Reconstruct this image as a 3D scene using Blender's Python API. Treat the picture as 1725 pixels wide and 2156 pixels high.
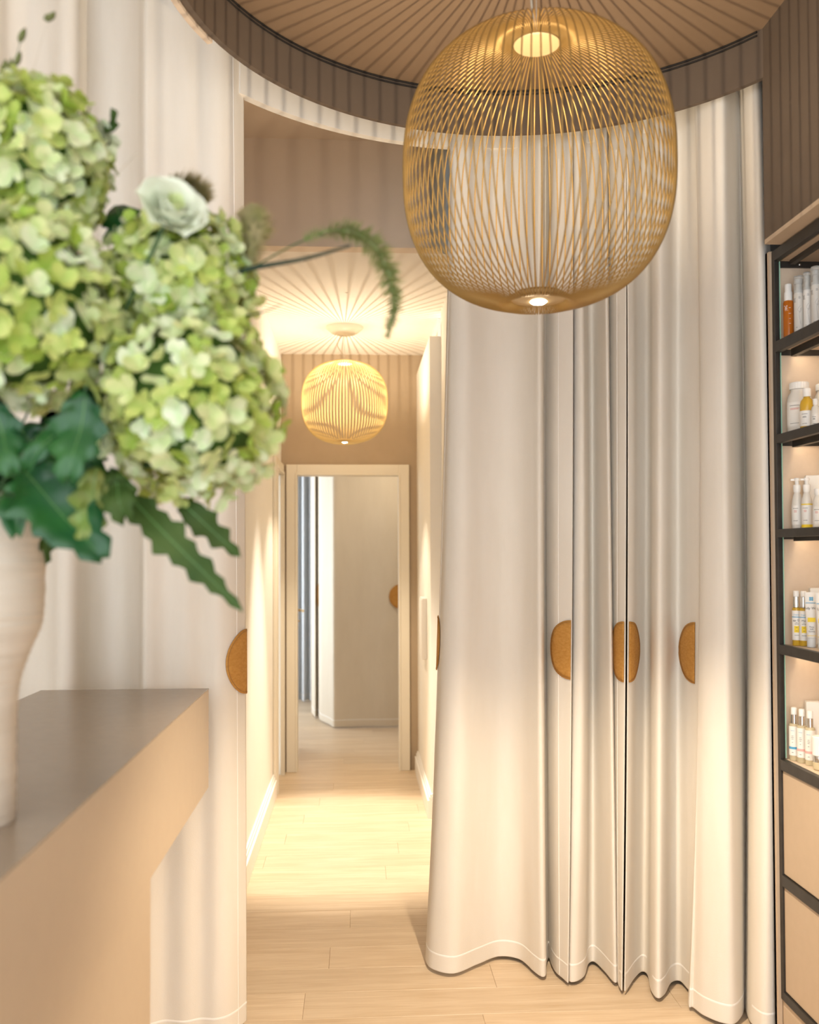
import bpy, bmesh, math, random
from mathutils import Vector, Matrix, Euler
random.seed(7)
for o in list(bpy.data.objects): bpy.data.objects.remove(o, do_unlink=True)
scene = bpy.context.scene
COL = scene.collection
PI = math.pi

# ------------------------------------------------------------------ camera
W_PX, H_PX, F_PX, EYE = 1725.0, 2156.0, 2000.0, 1.55
YAW, PITCH, ROLL = math.radians(-3.2), math.radians(1.4), math.radians(-0.22)
CY = 1165.0 - F_PX * math.tan(PITCH)
CAM_M = (Matrix.Rotation(YAW, 3, 'Z') @ Matrix.Rotation(PI / 2 + PITCH, 3, 'X') @ Matrix.Rotation(ROLL, 3, 'Z'))
cd = bpy.data.cameras.new('camera'); cam = bpy.data.objects.new('camera', cd); COL.objects.link(cam)
cam.matrix_world = Matrix.Translation((0, 0, EYE)) @ CAM_M.to_4x4()
cd.sensor_fit = 'HORIZONTAL'; cd.sensor_width = 36.0; cd.lens = F_PX / W_PX * 36.0
cd.shift_y = (CY - H_PX / 2) / W_PX
cd.clip_start = 0.05; cd.clip_end = 60
cd.dof.use_dof = True; cd.dof.focus_distance = 3.6; cd.dof.aperture_fstop = 3.0
scene.camera = cam

# ------------------------------------------------------------------ world, exposure
wd = bpy.data.worlds.new('world'); scene.world = wd; wd.use_nodes = True
wd.node_tree.nodes['Background'].inputs[0].default_value = (0.90, 0.95, 1.0, 1)
wd.node_tree.nodes['Background'].inputs[1].default_value = 3.7
vs = scene.view_settings
vs.view_transform = 'Standard'; vs.look = 'None'; vs.exposure = 0.0; vs.gamma = 1.0; vs.use_curve_mapping = False
# daylight through the window of the room at the end of the corridor
al = bpy.data.lights.new('far_window_daylight', 'AREA'); al.shape = 'RECTANGLE'; al.size = 1.6; al.size_y = 2.2
al.energy = 26; al.color = (0.72, 0.86, 1.0)
alo = bpy.data.objects.new('far_window_daylight', al); COL.objects.link(alo)
alo.location = (-1.93, 9.1, 1.5); alo.rotation_euler = (0, -PI / 2, 0)

WARM = (1.0, 0.82, 0.60)

# ------------------------------------------------------------------ picking points with the camera's geometry
def ray(u, v): return CAM_M @ Vector(((u - W_PX / 2) / F_PX, -(v - CY) / F_PX, -1.0))
EYE_P = Vector((0, 0, EYE))
def on_y(u, v, y): d = ray(u, v); return EYE_P + d * (y / d.y)
def on_z(u, v, z): d = ray(u, v); return EYE_P + d * ((z - EYE) / d.z)

# ------------------------------------------------------------------ materials
MATS = {}
def mat(name, col, rough=0.6, metal=0.0, noise=None, bump=None, emit=None, trans=0.0, ior=1.45, alpha=None, transl=0.0, spec=0.5):
    m = bpy.data.materials.new(name); m.use_nodes = True
    nt = m.node_tree; b = nt.nodes['Principled BSDF']
    b.inputs['Base Color'].default_value = (*col, 1); b.inputs['Roughness'].default_value = rough
    b.inputs['Metallic'].default_value = metal; b.inputs['IOR'].default_value = ior
    b.inputs['Transmission Weight'].default_value = trans
    b.inputs['Specular IOR Level'].default_value = spec
    if emit: b.inputs['Emission Color'].default_value = (*emit[0], 1); b.inputs['Emission Strength'].default_value = emit[1]
    tc = nt.nodes.new('ShaderNodeTexCoord')
    if noise:
        sc, col2, detail = noise
        mp = nt.nodes.new('ShaderNodeMapping'); nt.links.new(tc.outputs['Object'], mp.inputs[0])
        if isinstance(sc, tuple): mp.inputs['Scale'].default_value = sc; s = 1.0
        else: s = sc
        n = nt.nodes.new('ShaderNodeTexNoise'); n.inputs['Scale'].default_value = s; n.inputs['Detail'].default_value = detail
        nt.links.new(mp.outputs[0], n.inputs['Vector'])
        r = nt.nodes.new('ShaderNodeValToRGB'); r.color_ramp.elements[0].position = 0.3; r.color_ramp.elements[1].position = 0.7
        r.color_ramp.elements[0].color = (*col, 1); r.color_ramp.elements[1].color = (*col2, 1)
        nt.links.new(n.outputs[0], r.inputs[0]); nt.links.new(r.outputs[0], b.inputs['Base Color'])
    if bump:
        sc, st = bump
        n2 = nt.nodes.new('ShaderNodeTexNoise'); n2.inputs['Detail'].default_value = 3
        mp2 = nt.nodes.new('ShaderNodeMapping'); nt.links.new(tc.outputs['Object'], mp2.inputs[0])
        mp2.inputs['Scale'].default_value = sc if isinstance(sc, tuple) else (sc, sc, sc)
        n2.inputs['Scale'].default_value = 1.0
        nt.links.new(mp2.outputs[0], n2.inputs['Vector'])
        bp = nt.nodes.new('ShaderNodeBump'); bp.inputs['Strength'].default_value = st; bp.inputs['Distance'].default_value = 0.01
        nt.links.new(n2.outputs[0], bp.inputs['Height']); nt.links.new(bp.outputs[0], b.inputs['Normal'])
    if transl:
        out = nt.nodes['Material Output']; mx = nt.nodes.new('ShaderNodeMixShader'); t = nt.nodes.new('ShaderNodeBsdfTranslucent')
        src = b.inputs['Base Color'].links[0].from_socket if b.inputs['Base Color'].links else None
        if src: nt.links.new(src, t.inputs[0])
        else: t.inputs[0].default_value = (*col, 1)
        mx.inputs[0].default_value = transl
        nt.links.new(b.outputs[0], mx.inputs[1]); nt.links.new(t.outputs[0], mx.inputs[2]); nt.links.new(mx.outputs[0], out.inputs[0])
    MATS[name] = m
    return m

mat('taupe', (0.120, 0.087, 0.062), 0.75, noise=(9, (0.128, 0.094, 0.067), 3), bump=(260, 0.04))
mat('taupe_ceiling', (0.235, 0.155, 0.092), 0.75, noise=(9, (0.245, 0.163, 0.098), 3), bump=(260, 0.04))
mat('tan_wall', (0.44, 0.335, 0.225), 0.75, noise=(9, (0.46, 0.35, 0.237), 3), bump=(260, 0.04))
mat('wall_shade', (0.34, 0.37, 0.38), 0.75)  # blue ambient shade on the wall return, put into its base colour
mat('taupe_light', (0.68, 0.555, 0.43), 0.75, noise=(9, (0.70, 0.57, 0.445), 3), bump=(260, 0.04))
mat('white_wall', (0.87, 0.83, 0.76), 0.7, noise=(6, (0.885, 0.845, 0.78), 3), bump=(200, 0.03))
mat('ceiling_white', (0.78, 0.71, 0.62), 0.8, bump=(240, 0.05))
mat('trim_cream', (0.80, 0.73, 0.60), 0.45)
mat('trim_white', (0.86, 0.82, 0.76), 0.4)
mat('linen', (0.86, 0.80, 0.705), 0.95, noise=((16, 16, 3), (0.89, 0.835, 0.75), 4), bump=((420, 420, 420), 0.10), transl=0.10, spec=0.1)
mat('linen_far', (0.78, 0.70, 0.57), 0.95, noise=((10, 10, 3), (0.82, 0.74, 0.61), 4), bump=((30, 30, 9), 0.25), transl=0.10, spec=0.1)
mat('linen_sheer', (0.86, 0.88, 0.90), 0.95, bump=((300, 300, 300), 0.08), transl=0.3, spec=0.1)
mat('stitch', (0.95, 0.92, 0.87), 0.9)
mat('cork', (0.50, 0.235, 0.05), 0.7, noise=((70, 70, 150), (0.60, 0.31, 0.08), 8), bump=(160, 0.15), spec=0.25)
mat('cork_edge', (0.36, 0.17, 0.05), 0.7)
mat('gold_wire', (0.40, 0.25, 0.08), 0.36, metal=0.5)
mat('gold_wire_pale', (0.74, 0.55, 0.24), 0.42, metal=0.35)
mat('gold_satin', (0.58, 0.43, 0.22), 0.4, metal=0.25)
mat('lamp_white', (0.80, 0.72, 0.58), 0.45)
mat('cable', (0.62, 0.54, 0.42), 0.5)
mat('led', (1, 0.9, 0.7), 0.4, emit=((1.0, 0.86, 0.62), 60))
mat('led_strip', (1, 0.95, 0.85), 0.4, emit=((1.0, 0.84, 0.62), 22))
mat('counter_front', (0.51, 0.405, 0.295), 0.42, noise=(30, (0.525, 0.42, 0.305), 2))
mat('counter_top', (0.30, 0.235, 0.172), 0.26, noise=(40, (0.312, 0.245, 0.18), 2))
mat('black_metal', (0.035, 0.031, 0.027), 0.42, metal=0.3, noise=(25, (0.05, 0.045, 0.04), 3))
mat('black_trim', (0.02, 0.017, 0.015), 0.5)
mat('cabinet_beige', (0.53, 0.41, 0.29), 0.55, noise=(30, (0.55, 0.425, 0.305), 2))
mat('panel_beige', (0.66, 0.53, 0.40), 0.6, noise=(60, (0.68, 0.55, 0.42), 3))
mat('glass_edge', (0.40, 0.70, 0.55), 0.15)
mat('glass', (0.75, 0.95, 0.86), 0.02, trans=1.0, ior=1.45)
mat('clear_plastic', (0.93, 0.95, 0.94), 0.12, trans=0.75, ior=1.4)
mat('frosted', (0.90, 0.87, 0.81), 0.35, trans=0.25, ior=1.4)
mat('amber_oil', (0.72, 0.22, 0.02), 0.1, trans=0.45, ior=1.4)
mat('yellow_oil', (0.85, 0.55, 0.06), 0.1, trans=0.4, ior=1.4)
mat('pale_oil', (0.86, 0.76, 0.52), 0.12, trans=0.45, ior=1.4)
mat('white_plastic', (0.86, 0.85, 0.82), 0.35)
mat('paper_label', (0.85, 0.83, 0.79), 0.6)
mat('chrome', (0.75, 0.74, 0.72), 0.12, metal=1.0)
mat('brass', (0.60, 0.46, 0.26), 0.3, metal=1.0)
mat('ink_dark', (0.06, 0.06, 0.06), 0.7)
mat('ink_red', (0.65, 0.10, 0.06), 0.7)
mat('ink_blue', (0.10, 0.38, 0.62), 0.6)
mat('ink_yellow', (0.90, 0.66, 0.04), 0.6)
mat('ink_pink', (0.85, 0.45, 0.42), 0.6)
mat('grey_tube', (0.72, 0.74, 0.75), 0.4)
mat('vase_ceramic', (0.57, 0.50, 0.41), 0.7, noise=((3, 3, 45), (0.64, 0.57, 0.48), 4), bump=((2, 2, 120), 0.5))
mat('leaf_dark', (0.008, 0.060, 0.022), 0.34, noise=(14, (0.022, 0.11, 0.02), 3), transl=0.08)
mat('leaf_olive', (0.03, 0.066, 0.012), 0.6, noise=(14, (0.06, 0.10, 0.02), 3), transl=0.08, spec=0.25)
mat('leaf_rust', (0.20, 0.20, 0.04), 0.45, noise=(20, (0.16, 0.26, 0.05), 3), transl=0.15)
mat('vein', (0.10, 0.22, 0.06), 0.5)
mat('stem_green', (0.04, 0.09, 0.03), 0.5)
mat('stem_dark', (0.012, 0.03, 0.018), 0.5)
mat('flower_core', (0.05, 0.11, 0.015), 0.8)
mat('grass_green', (0.30, 0.40, 0.13), 0.7, noise=(40, (0.46, 0.50, 0.24), 2), transl=0.35)
mat('grass_tan', (0.42, 0.42, 0.18), 0.8, noise=(40, (0.66, 0.58, 0.36), 2), transl=0.35)
mat('thistle', (0.17, 0.20, 0.12), 0.8, noise=(80, (0.30, 0.32, 0.20), 2))
mat('bud_brown', (0.13, 0.11, 0.04), 0.7, noise=(60, (0.10, 0.16, 0.04), 2))
mat('rose_petal', (0.82, 0.86, 0.72), 0.6, transl=0.25)
mat('rose_inner', (0.70, 0.78, 0.42), 0.6, transl=0.25)
mat('wall_plate', (0.80, 0.76, 0.70), 0.35)

def floret_mat():
    m = bpy.data.materials.new('hydrangea_petal'); m.use_nodes = True; nt = m.node_tree; b = nt.nodes['Principled BSDF']
    oi = nt.nodes.new('ShaderNodeObjectInfo'); r = nt.nodes.new('ShaderNodeValToRGB')
    cs = [(0.0, (0.34, 0.47, 0.06)), (0.2, (0.54, 0.60, 0.15)), (0.45, (0.68, 0.70, 0.30)), (0.7, (0.74, 0.76, 0.44)), (1.0, (0.78, 0.83, 0.65))]
    cr = r.color_ramp; cr.elements[0].color = (*cs[0][1], 1); cr.elements[1].color = (*cs[-1][1], 1)
    for p, c in cs[1:-1]:
        e = cr.elements.new(p); e.color = (*c, 1)
    nt.links.new(oi.outputs['Random'], r.inputs[0])
    tc = nt.nodes.new('ShaderNodeTexCoord'); n = nt.nodes.new('ShaderNodeTexNoise'); n.inputs['Scale'].default_value = 55
    nt.links.new(tc.outputs['Object'], n.inputs['Vector'])
    mx = nt.nodes.new('ShaderNodeMix'); mx.data_type = 'RGBA'; mx.blend_type = 'MULTIPLY'; mx.inputs[0].default_value = 0.5
    r2 = nt.nodes.new('ShaderNodeValToRGB'); r2.color_ramp.elements[0].color = (0.55, 0.8, 0.4, 1); r2.color_ramp.elements[1].color = (1, 1, 1, 1)
    r2.color_ramp.elements[0].position = 0.35; r2.color_ramp.elements[1].position = 0.6
    nt.links.new(n.outputs[0], r2.inputs[0]); nt.links.new(r.outputs[0], mx.inputs[6]); nt.links.new(r2.outputs[0], mx.inputs[7])
    nt.links.new(mx.outputs[2], b.inputs['Base Color']); b.inputs['Roughness'].default_value = 0.6
    t = nt.nodes.new('ShaderNodeBsdfTranslucent'); nt.links.new(mx.outputs[2], t.inputs[0]); ms = nt.nodes.new('ShaderNodeMixShader')
    ms.inputs[0].default_value = 0.3; nt.links.new(b.outputs[0], ms.inputs[1]); nt.links.new(t.outputs[0], ms.inputs[2])
    nt.links.new(ms.outputs[0], nt.nodes['Material Output'].inputs[0]); MATS['petal'] = m
floret_mat()

def plank_mat():
    m = bpy.data.materials.new('oak_plank'); m.use_nodes = True; nt = m.node_tree; b = nt.nodes['Principled BSDF']
    tc = nt.nodes.new('ShaderNodeTexCoord'); oi = nt.nodes.new('ShaderNodeObjectInfo')
    ad = nt.nodes.new('ShaderNodeVectorMath'); ad.operation = 'ADD'; sc = nt.nodes.new('ShaderNodeVectorMath'); sc.operation = 'SCALE'
    cb = nt.nodes.new('ShaderNodeCombineXYZ')
    for i in range(3): nt.links.new(oi.outputs['Random'], cb.inputs[i])
    sc.inputs['Scale'].default_value = 37.0; nt.links.new(cb.outputs[0], sc.inputs[0])
    nt.links.new(tc.outputs['Object'], ad.inputs[0]); nt.links.new(sc.outputs[0], ad.inputs[1])
    mp = nt.nodes.new('ShaderNodeMapping'); mp.inputs['Scale'].default_value = (1.3, 16, 1); nt.links.new(ad.outputs[0], mp.inputs[0])
    n = nt.nodes.new('ShaderNodeTexNoise'); n.inputs['Scale'].default_value = 1.6; n.inputs['Detail'].default_value = 6; n.inputs['Distortion'].default_value = 0.6
    nt.links.new(mp.outputs[0], n.inputs['Vector'])
    r = nt.nodes.new('ShaderNodeValToRGB'); r.color_ramp.elements[0].position = 0.32; r.color_ramp.elements[1].position = 0.68
    r.color_ramp.elements[0].color = (0.58, 0.435, 0.285, 1); r.color_ramp.elements[1].color = (0.68, 0.54, 0.385, 1)
    nt.links.new(n.outputs[0], r.inputs[0])
    mp3 = nt.nodes.new('ShaderNodeMapping'); mp3.inputs['Scale'].default_value = (5, 130, 1); nt.links.new(ad.outputs[0], mp3.inputs[0])
    n3 = nt.nodes.new('ShaderNodeTexNoise'); n3.inputs['Scale'].default_value = 1.5; n3.inputs['Detail'].default_value = 3; nt.links.new(mp3.outputs[0], n3.inputs['Vector'])
    mx = nt.nodes.new('ShaderNodeMix'); mx.data_type = 'RGBA'; mx.blend_type = 'MULTIPLY'; mx.inputs[0].default_value = 0.30
    r3 = nt.nodes.new('ShaderNodeValToRGB'); r3.color_ramp.elements[0].position = 0.35; r3.color_ramp.elements[1].position = 0.6
    r3.color_ramp.elements[0].color = (0.72, 0.62, 0.5, 1); r3.color_ramp.elements[1].color = (1, 1, 1, 1)
    nt.links.new(n3.outputs[0], r3.inputs[0]); nt.links.new(r.outputs[0], mx.inputs[6]); nt.links.new(r3.outputs[0], mx.inputs[7])
    hs = nt.nodes.new('ShaderNodeHueSaturation'); mr = nt.nodes.new('ShaderNodeMapRange')
    mr.inputs[3].default_value = 0.94; mr.inputs[4].default_value = 1.06; nt.links.new(oi.outputs['Random'], mr.inputs[0])
    nt.links.new(mr.outputs[0], hs.inputs['Value']); nt.links.new(mx.outputs[2], hs.inputs['Color'])
    nt.links.new(hs.outputs[0], b.inputs['Base Color']); b.inputs['Roughness'].default_value = 0.42
    bp = nt.nodes.new('ShaderNodeBump'); bp.inputs['Strength'].default_value = 0.08; bp.inputs['Distance'].default_value = 0.004
    nt.links.new(n3.outputs[0], bp.inputs['Height']); nt.links.new(bp.outputs[0], b.inputs['Normal'])
    MATS['plank'] = m
plank_mat()

# ------------------------------------------------------------------ helpers
class MB:
    def __init__(s): s.v = []; s.f = []; s.fm = []; s.cur = 0
    def mesh(s, vs, fs):
        o = len(s.v); s.v += [tuple(p) for p in vs]; s.f += [tuple(i + o for i in f) for f in fs]; s.fm += [s.cur] * len(fs); return s
    def box(s, x0, x1, y0, y1, z0, z1):
        x0, x1 = sorted((x0, x1)); y0, y1 = sorted((y0, y1)); z0, z1 = sorted((z0, z1))
        vs = [(x, y, z) for z in (z0, z1) for y in (y0, y1) for x in (x0, x1)]
        return s.mesh(vs, [(0, 2, 3, 1), (4, 5, 7, 6), (0, 1, 5, 4), (2, 6, 7, 3), (0, 4, 6, 2), (1, 3, 7, 5)])
    def prism(s, pts, z0, z1):
        n = len(pts); vs = [(p[0], p[1], z0) for p in pts] + [(p[0], p[1], z1) for p in pts]
        return s.mesh(vs, [tuple(range(n))[::-1], tuple(range(n, 2 * n))] + [(i, (i + 1) % n, (i + 1) % n + n, i + n) for i in range(n)])
    def lathe(s, prof, c=(0, 0, 0), n=24, cap=True):
        vs = []; fs = []
        for r, z in prof:
            for k in range(n):
                a = 2 * PI * k / n; vs.append((c[0] + r * math.cos(a), c[1] + r * math.sin(a), c[2] + z))
        m = len(prof)
        for j in range(m - 1):
            for k in range(n):
                k2 = (k + 1) % n; fs.append((j * n + k, j * n + k2, (j + 1) * n + k2, (j + 1) * n + k))
        if cap: fs.append(tuple(range(n))[::-1]); fs.append(tuple(range((m - 1) * n, m * n)))
        return s.mesh(vs, fs)
    def tube(s, pts, rad, n=6, closed=False, cap=True):
        pts = [Vector(p) for p in pts]; m = len(pts); vs = []; fs = []
        rads = rad if isinstance(rad, (list, tuple)) else [rad] * m
        up = None
        for i in range(m):
            if closed: t = pts[(i + 1) % m] - pts[i - 1]
            else: t = pts[min(i + 1, m - 1)] - pts[max(i - 1, 0)]
            t.normalize()
            if up is None:
                up = t.orthogonal().normalized()
            else:
                up = (up - t * up.dot(t))
                up = up.normalized() if up.length > 1e-6 else t.orthogonal().normalized()
            w = t.cross(up)
            for k in range(n):
                a = 2 * PI * k / n; vs.append(pts[i] + (up * math.cos(a) + w * math.sin(a)) * rads[i])
        for i in range(m if closed else m - 1):
            i2 = (i + 1) % m
            for k in range(n):
                k2 = (k + 1) % n; fs.append((i * n + k, i * n + k2, i2 * n + k2, i2 * n + k))
        if cap and not closed: fs.append(tuple(range(n))[::-1]); fs.append(tuple(range((m - 1) * n, m * n)))
        return s.mesh(vs, fs)
    def grid(s, rows):
        n = len(rows[0]); vs = [p for r in rows for p in r]
        return s.mesh(vs, [(i * n + j, i * n + j + 1, (i + 1) * n + j + 1, (i + 1) * n + j) for i in range(len(rows) - 1) for j in range(n - 1)])
    def me(s, name, m, smooth=False, fix=True):
        me = bpy.data.meshes.new(name); me.from_pydata(s.v, [], s.f)
        for k in (m if isinstance(m, (list, tuple)) else [m]): me.materials.append(MATS[k])
        if s.cur: me.polygons.foreach_set('material_index', s.fm)
        if fix:
            bm = bmesh.new(); bm.from_mesh(me); bmesh.ops.recalc_face_normals(bm, faces=bm.faces); bm.to_mesh(me); bm.free()
        if smooth:
            me.polygons.foreach_set('use_smooth', [True] * len(me.polygons))
        me.update(); return me
    def build(s, name, m, parent=None, smooth=False, loc=None, bevel=0, fix=True):
        o = bpy.data.objects.new(name, s.me(name, m, smooth, fix)); COL.objects.link(o)
        if parent is not None: o.parent = parent
        if loc is not None: o.location = loc
        if bevel:
            b = o.modifiers.new('bevel', 'BEVEL'); b.width = bevel; b.segments = 2; b.limit_method = 'ANGLE'
        if smooth == 'auto':
            pass
        return o
def tag(o, label, cat=None, group=None, kind=None):
    o['label'] = label
    if cat: o['category'] = cat
    if group: o['group'] = group
    if kind: o['kind'] = kind
    return o
def thing(name, label, cat, loc=(0, 0, 0), group=None, rz=0, kind=None):
    o = bpy.data.objects.new(name, None); COL.objects.link(o); o.location = loc; o.rotation_euler = (0, 0, rz); o.empty_display_size = 0.05
    return tag(o, label, cat, group, kind)
def struct(o, label, cat): return tag(o, label, cat, None, 'structure')
def inst(name, me, parent=None, M=None):
    o = bpy.data.objects.new(name, me); COL.objects.link(o)
    if parent is not None: o.parent = parent
    if M is not None: o.matrix_local = M
    return o
def auto_smooth(o, ang=40):
    me = o.data; me.polygons.foreach_set('use_smooth', [True] * len(me.polygons)); me.set_sharp_from_angle(angle=math.radians(ang))
def catmull(P, n):
    out = []
    for i in range(len(P) - 1):
        p0 = P[max(i - 1, 0)]; p1 = P[i]; p2 = P[i + 1]; p3 = P[min(i + 2, len(P) - 1)]
        for k in range(n):
            t = k / n
            out.append(tuple(0.5 * (2 * b + (c - a) * t + (2 * a - 5 * b + 4 * c - d) * t * t + (3 * b - a - 3 * c + d) * t ** 3) for a, b, c, d in zip(p0, p1, p2, p3)))
    out.append(tuple(P[-1])); return out

# ------------------------------------------------------------------ layout numbers (metres)
CX, CYC = 0.48, 2.38               # centre of the round ceiling drum
R_FASCIA, R_TRACK, R_BAND = 0.95, 0.985, 1.15
KX, KY = 0.472, 2.407                # centre of the curtain run
Z_FASCIA, Z_DRUM, Z_BAND, Z_OUT = 3.045, 3.20, 3.08, 3.49
X_RIGHT = 1.325
X_UP = 1.283
Y_BULK, Y_END, Z_COR = 4.42, 6.83, 2.984
X_CL, X_CR = -0.537, 0.437
Y_FAR = 10.6

# ------------------------------------------------------------------ floor
fl = MB().box(-2.6, 1.95, -1.2, Y_BULK, -0.05, -0.012).box(-0.62, 0.62, Y_BULK, Y_END, -0.05, -0.012).box(-2.0, 1.7, Y_END, Y_FAR, -0.05, -0.012).build('floor', 'counter_top')
struct(fl, 'pale oak plank floor running through room, corridor and back room', 'floor')
PW, PL, GAP = 0.192, 1.285, 0.0006
def plank_mesh(L):
    b = MB(); h = 0.0; e = 0.0012
    x0, x1, y0, y1 = -L / 2 + GAP / 2, L / 2 - GAP / 2, -PW / 2 + GAP / 2, PW / 2 - GAP / 2
    vs = [(x0, y0, -0.012), (x1, y0, -0.012), (x1, y1, -0.012), (x0, y1, -0.012), (x0, y0, -0.0012), (x1, y0, -0.0012), (x1, y1, -0.0012), (x0, y1, -0.0012),
          (x0 + e, y0 + e, 0), (x1 - e, y0 + e, 0), (x1 - e, y1 - e, 0), (x0 + e, y1 - e, 0)]
    fs = [(0, 3, 2, 1), (8, 9, 10, 11)]
    for i in range(4):
        j = (i + 1) % 4; fs += [(i, j, j + 4, i + 4), (i + 4, j + 4, j + 8, i + 8)]
    return b.mesh(vs, fs).me('plank', 'plank')
full_plank = plank_mesh(PL)
y = -1.2; row = 0
while y + PW < Y_FAR:
    yc = y + PW / 2
    if yc < Y_BULK: x0, x1 = -2.6, 1.95
    elif yc < Y_END: x0, x1 = -0.62, 0.62
    else: x0, x1 = -2.0, 1.7
    x = x0 - ((row * 0.47 + 0.31) % 1.0) * PL
    while x < x1:
        a, b = max(x, x0), min(x + PL, x1)
        if b - a > 0.04:
            o = inst('plank', full_plank if b - a > PL - 1e-4 else plank_mesh(b - a), fl); o.location = ((a + b) / 2, yc, 0)
        x += PL
    y += PW; row += 1

# ------------------------------------------------------------------ round ceiling drum
def arc_wall(R, a0, a1, z0, z1, th, n=72):
    b = MB(); rows = []
    for k in range(n + 1):
        a = a0 + (a1 - a0) * k / n; c, s_ = math.cos(a), math.sin(a)
        rows.append([(CX + R * c, CYC + R * s_, z0), (CX + R * c, CYC + R * s_, z1), (CX + (R + th) * c, CYC + (R + th) * s_, z1), (CX + (R + th) * c, CYC + (R + th) * s_, z0), (CX + R * c, CYC + R * s_, z0)])
    b.grid(rows)
    b.mesh(rows[0][:4], [(0, 1, 2, 3)]); b.mesh(rows[-1][:4], [(3, 2, 1, 0)])
    return b
A0 = math.acos((X_UP - CX) / R_FASCIA)
fas = arc_wall(R_FASCIA, A0, 2 * PI - A0, Z_FASCIA, Z_DRUM + 0.1, 0.018, 120).build('ceiling_fascia', 'taupe')
auto_smooth(fas); struct(fas, 'curved taupe fascia band hanging around the round ceiling', 'fascia')
disc = [(CX + R_FASCIA * math.cos(A0 + (2 * PI - 2 * A0) * k / 96), CYC + R_FASCIA * math.sin(A0 + (2 * PI - 2 * A0) * k / 96)) for k in range(97)]
cdisc = MB().prism(disc, Z_DRUM, Z_DRUM + 0.04).build('ceiling_round', 'taupe_ceiling')
struct(cdisc, 'round brown taupe ceiling above the large gold pendant', 'ceiling')
tr = MB()
for dz, rr in ((0.004, 0.0035), (0.016, 0.003)):
    tr.tube([(CX + (R_FASCIA - 0.003) * math.cos(a), CYC + (R_FASCIA - 0.003) * math.sin(a), Z_DRUM - dz) for a in [A0 + 0.02 + (2 * PI - 2 * A0 - 0.04) * k / 120 for k in range(121)]], rr, 6)
struct(tr.build('trim_1', 'black_trim'), 'thin dark double line where round ceiling meets the fascia', 'trim')
band = arc_wall(R_BAND, math.radians(40), math.radians(138.5), Z_BAND, Z_OUT, 0.03, 60).build('wall_header', 'white_wall')
auto_smooth(band); struct(band, 'curved cream wall header over the corridor opening', 'wall')
trk = arc_wall(R_TRACK - 0.012, math.radians(157), math.radians(235), 3.038, 3.07, 0.016, 60).build('curtain_track', 'taupe_light')
auto_smooth(trk); tag(trk, 'curved cream curtain track tucked behind the taupe fascia', 'curtain track')

# ------------------------------------------------------------------ outer shell
struct(MB().box(-2.6, 1.95, -1.2, Y_BULK + 0.02, Z_OUT, Z_OUT + 0.08).build('ceiling', 'taupe_light'), 'flat taupe ceiling beyond the curved header', 'ceiling')
struct(MB().box(-2.7, -2.6, -1.2, 3.75, 0, Z_OUT).build('wall_left', 'white_wall'), 'white wall at the far left behind the curtain', 'wall')
struct(MB().box(-2.6, X_CL - 0.1, 3.65, 3.75, 0, Z_OUT).build('wall_rear', 'white_wall'), 'white wall behind the long left curtain', 'wall')
struct(MB().box(X_UP, X_RIGHT + 0.35, -1.2, 2.895, 2.530, Z_OUT).box(X_RIGHT, X_RIGHT + 0.35, 2.895, 2.975, 2.545, Z_OUT).build('wall_right', 'taupe'), 'dark taupe wall above the product shelves', 'wall')
struct(MB().box(X_RIGHT + 0.36, 1.95, 2.98, Y_BULK, 0, Z_OUT).box(0.6, 1.6, 3.98, 4.08, 0, Z_OUT).build('wall_alcove', 'taupe'), 'dark alcove wall hidden behind the right curtains', 'wall')
# corridor
struct(MB().box(X_CL - 0.1, X_CL, 3.66, 6.20, 0, Z_OUT).box(X_CL - 0.1, X_CL, 6.20, Y_END, 2.10, Z_COR + 0.1).box(X_CL - 0.1, X_CL, 6.76, Y_END, 0, 2.10).build('wall_corridor_left', 'white_wall'), 'white left wall of the narrow corridor', 'wall')
struct(MB().box(0.504, 0.60, 3.70, 5.60, 0, Z_COR).build('wall_corridor_right', 'white_wall'), 'white right wall of the corridor beside the curtain', 'wall')
struct(MB().box(X_CR, 0.62, 5.60, Y_END, 0, 2.84).box(X_CR + 0.06, 0.62, 5.75, Y_END, 2.84, Z_COR).build('wall_corridor_pier', 'white_wall'), 'white pier on the right wall near the corridor end', 'wall')
struct(MB().box(X_CL, 0.62, Y_BULK + 0.08, Y_END, Z_COR, Z_COR + 0.06).build('ceiling_corridor', 'ceiling_white'), 'low cream corridor ceiling with radiating lamp shadows', 'ceiling')
struct(MB().box(X_CL - 0.02, 0.62, Y_BULK, Y_BULK + 0.08, Z_COR, Z_OUT).build('wall_bulkhead', 'taupe_light'), 'taupe bulkhead above the corridor entrance', 'wall')
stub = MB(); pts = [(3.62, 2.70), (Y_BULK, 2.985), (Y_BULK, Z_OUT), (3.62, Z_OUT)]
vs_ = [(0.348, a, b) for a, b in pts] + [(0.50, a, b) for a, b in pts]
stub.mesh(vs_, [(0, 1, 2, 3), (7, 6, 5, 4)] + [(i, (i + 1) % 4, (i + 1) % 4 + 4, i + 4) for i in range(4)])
struct(stub.build('wall_stub', 'wall_shade'), 'wall return tinted with blue shade above the opening beside the curtain', 'wall')
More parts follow.
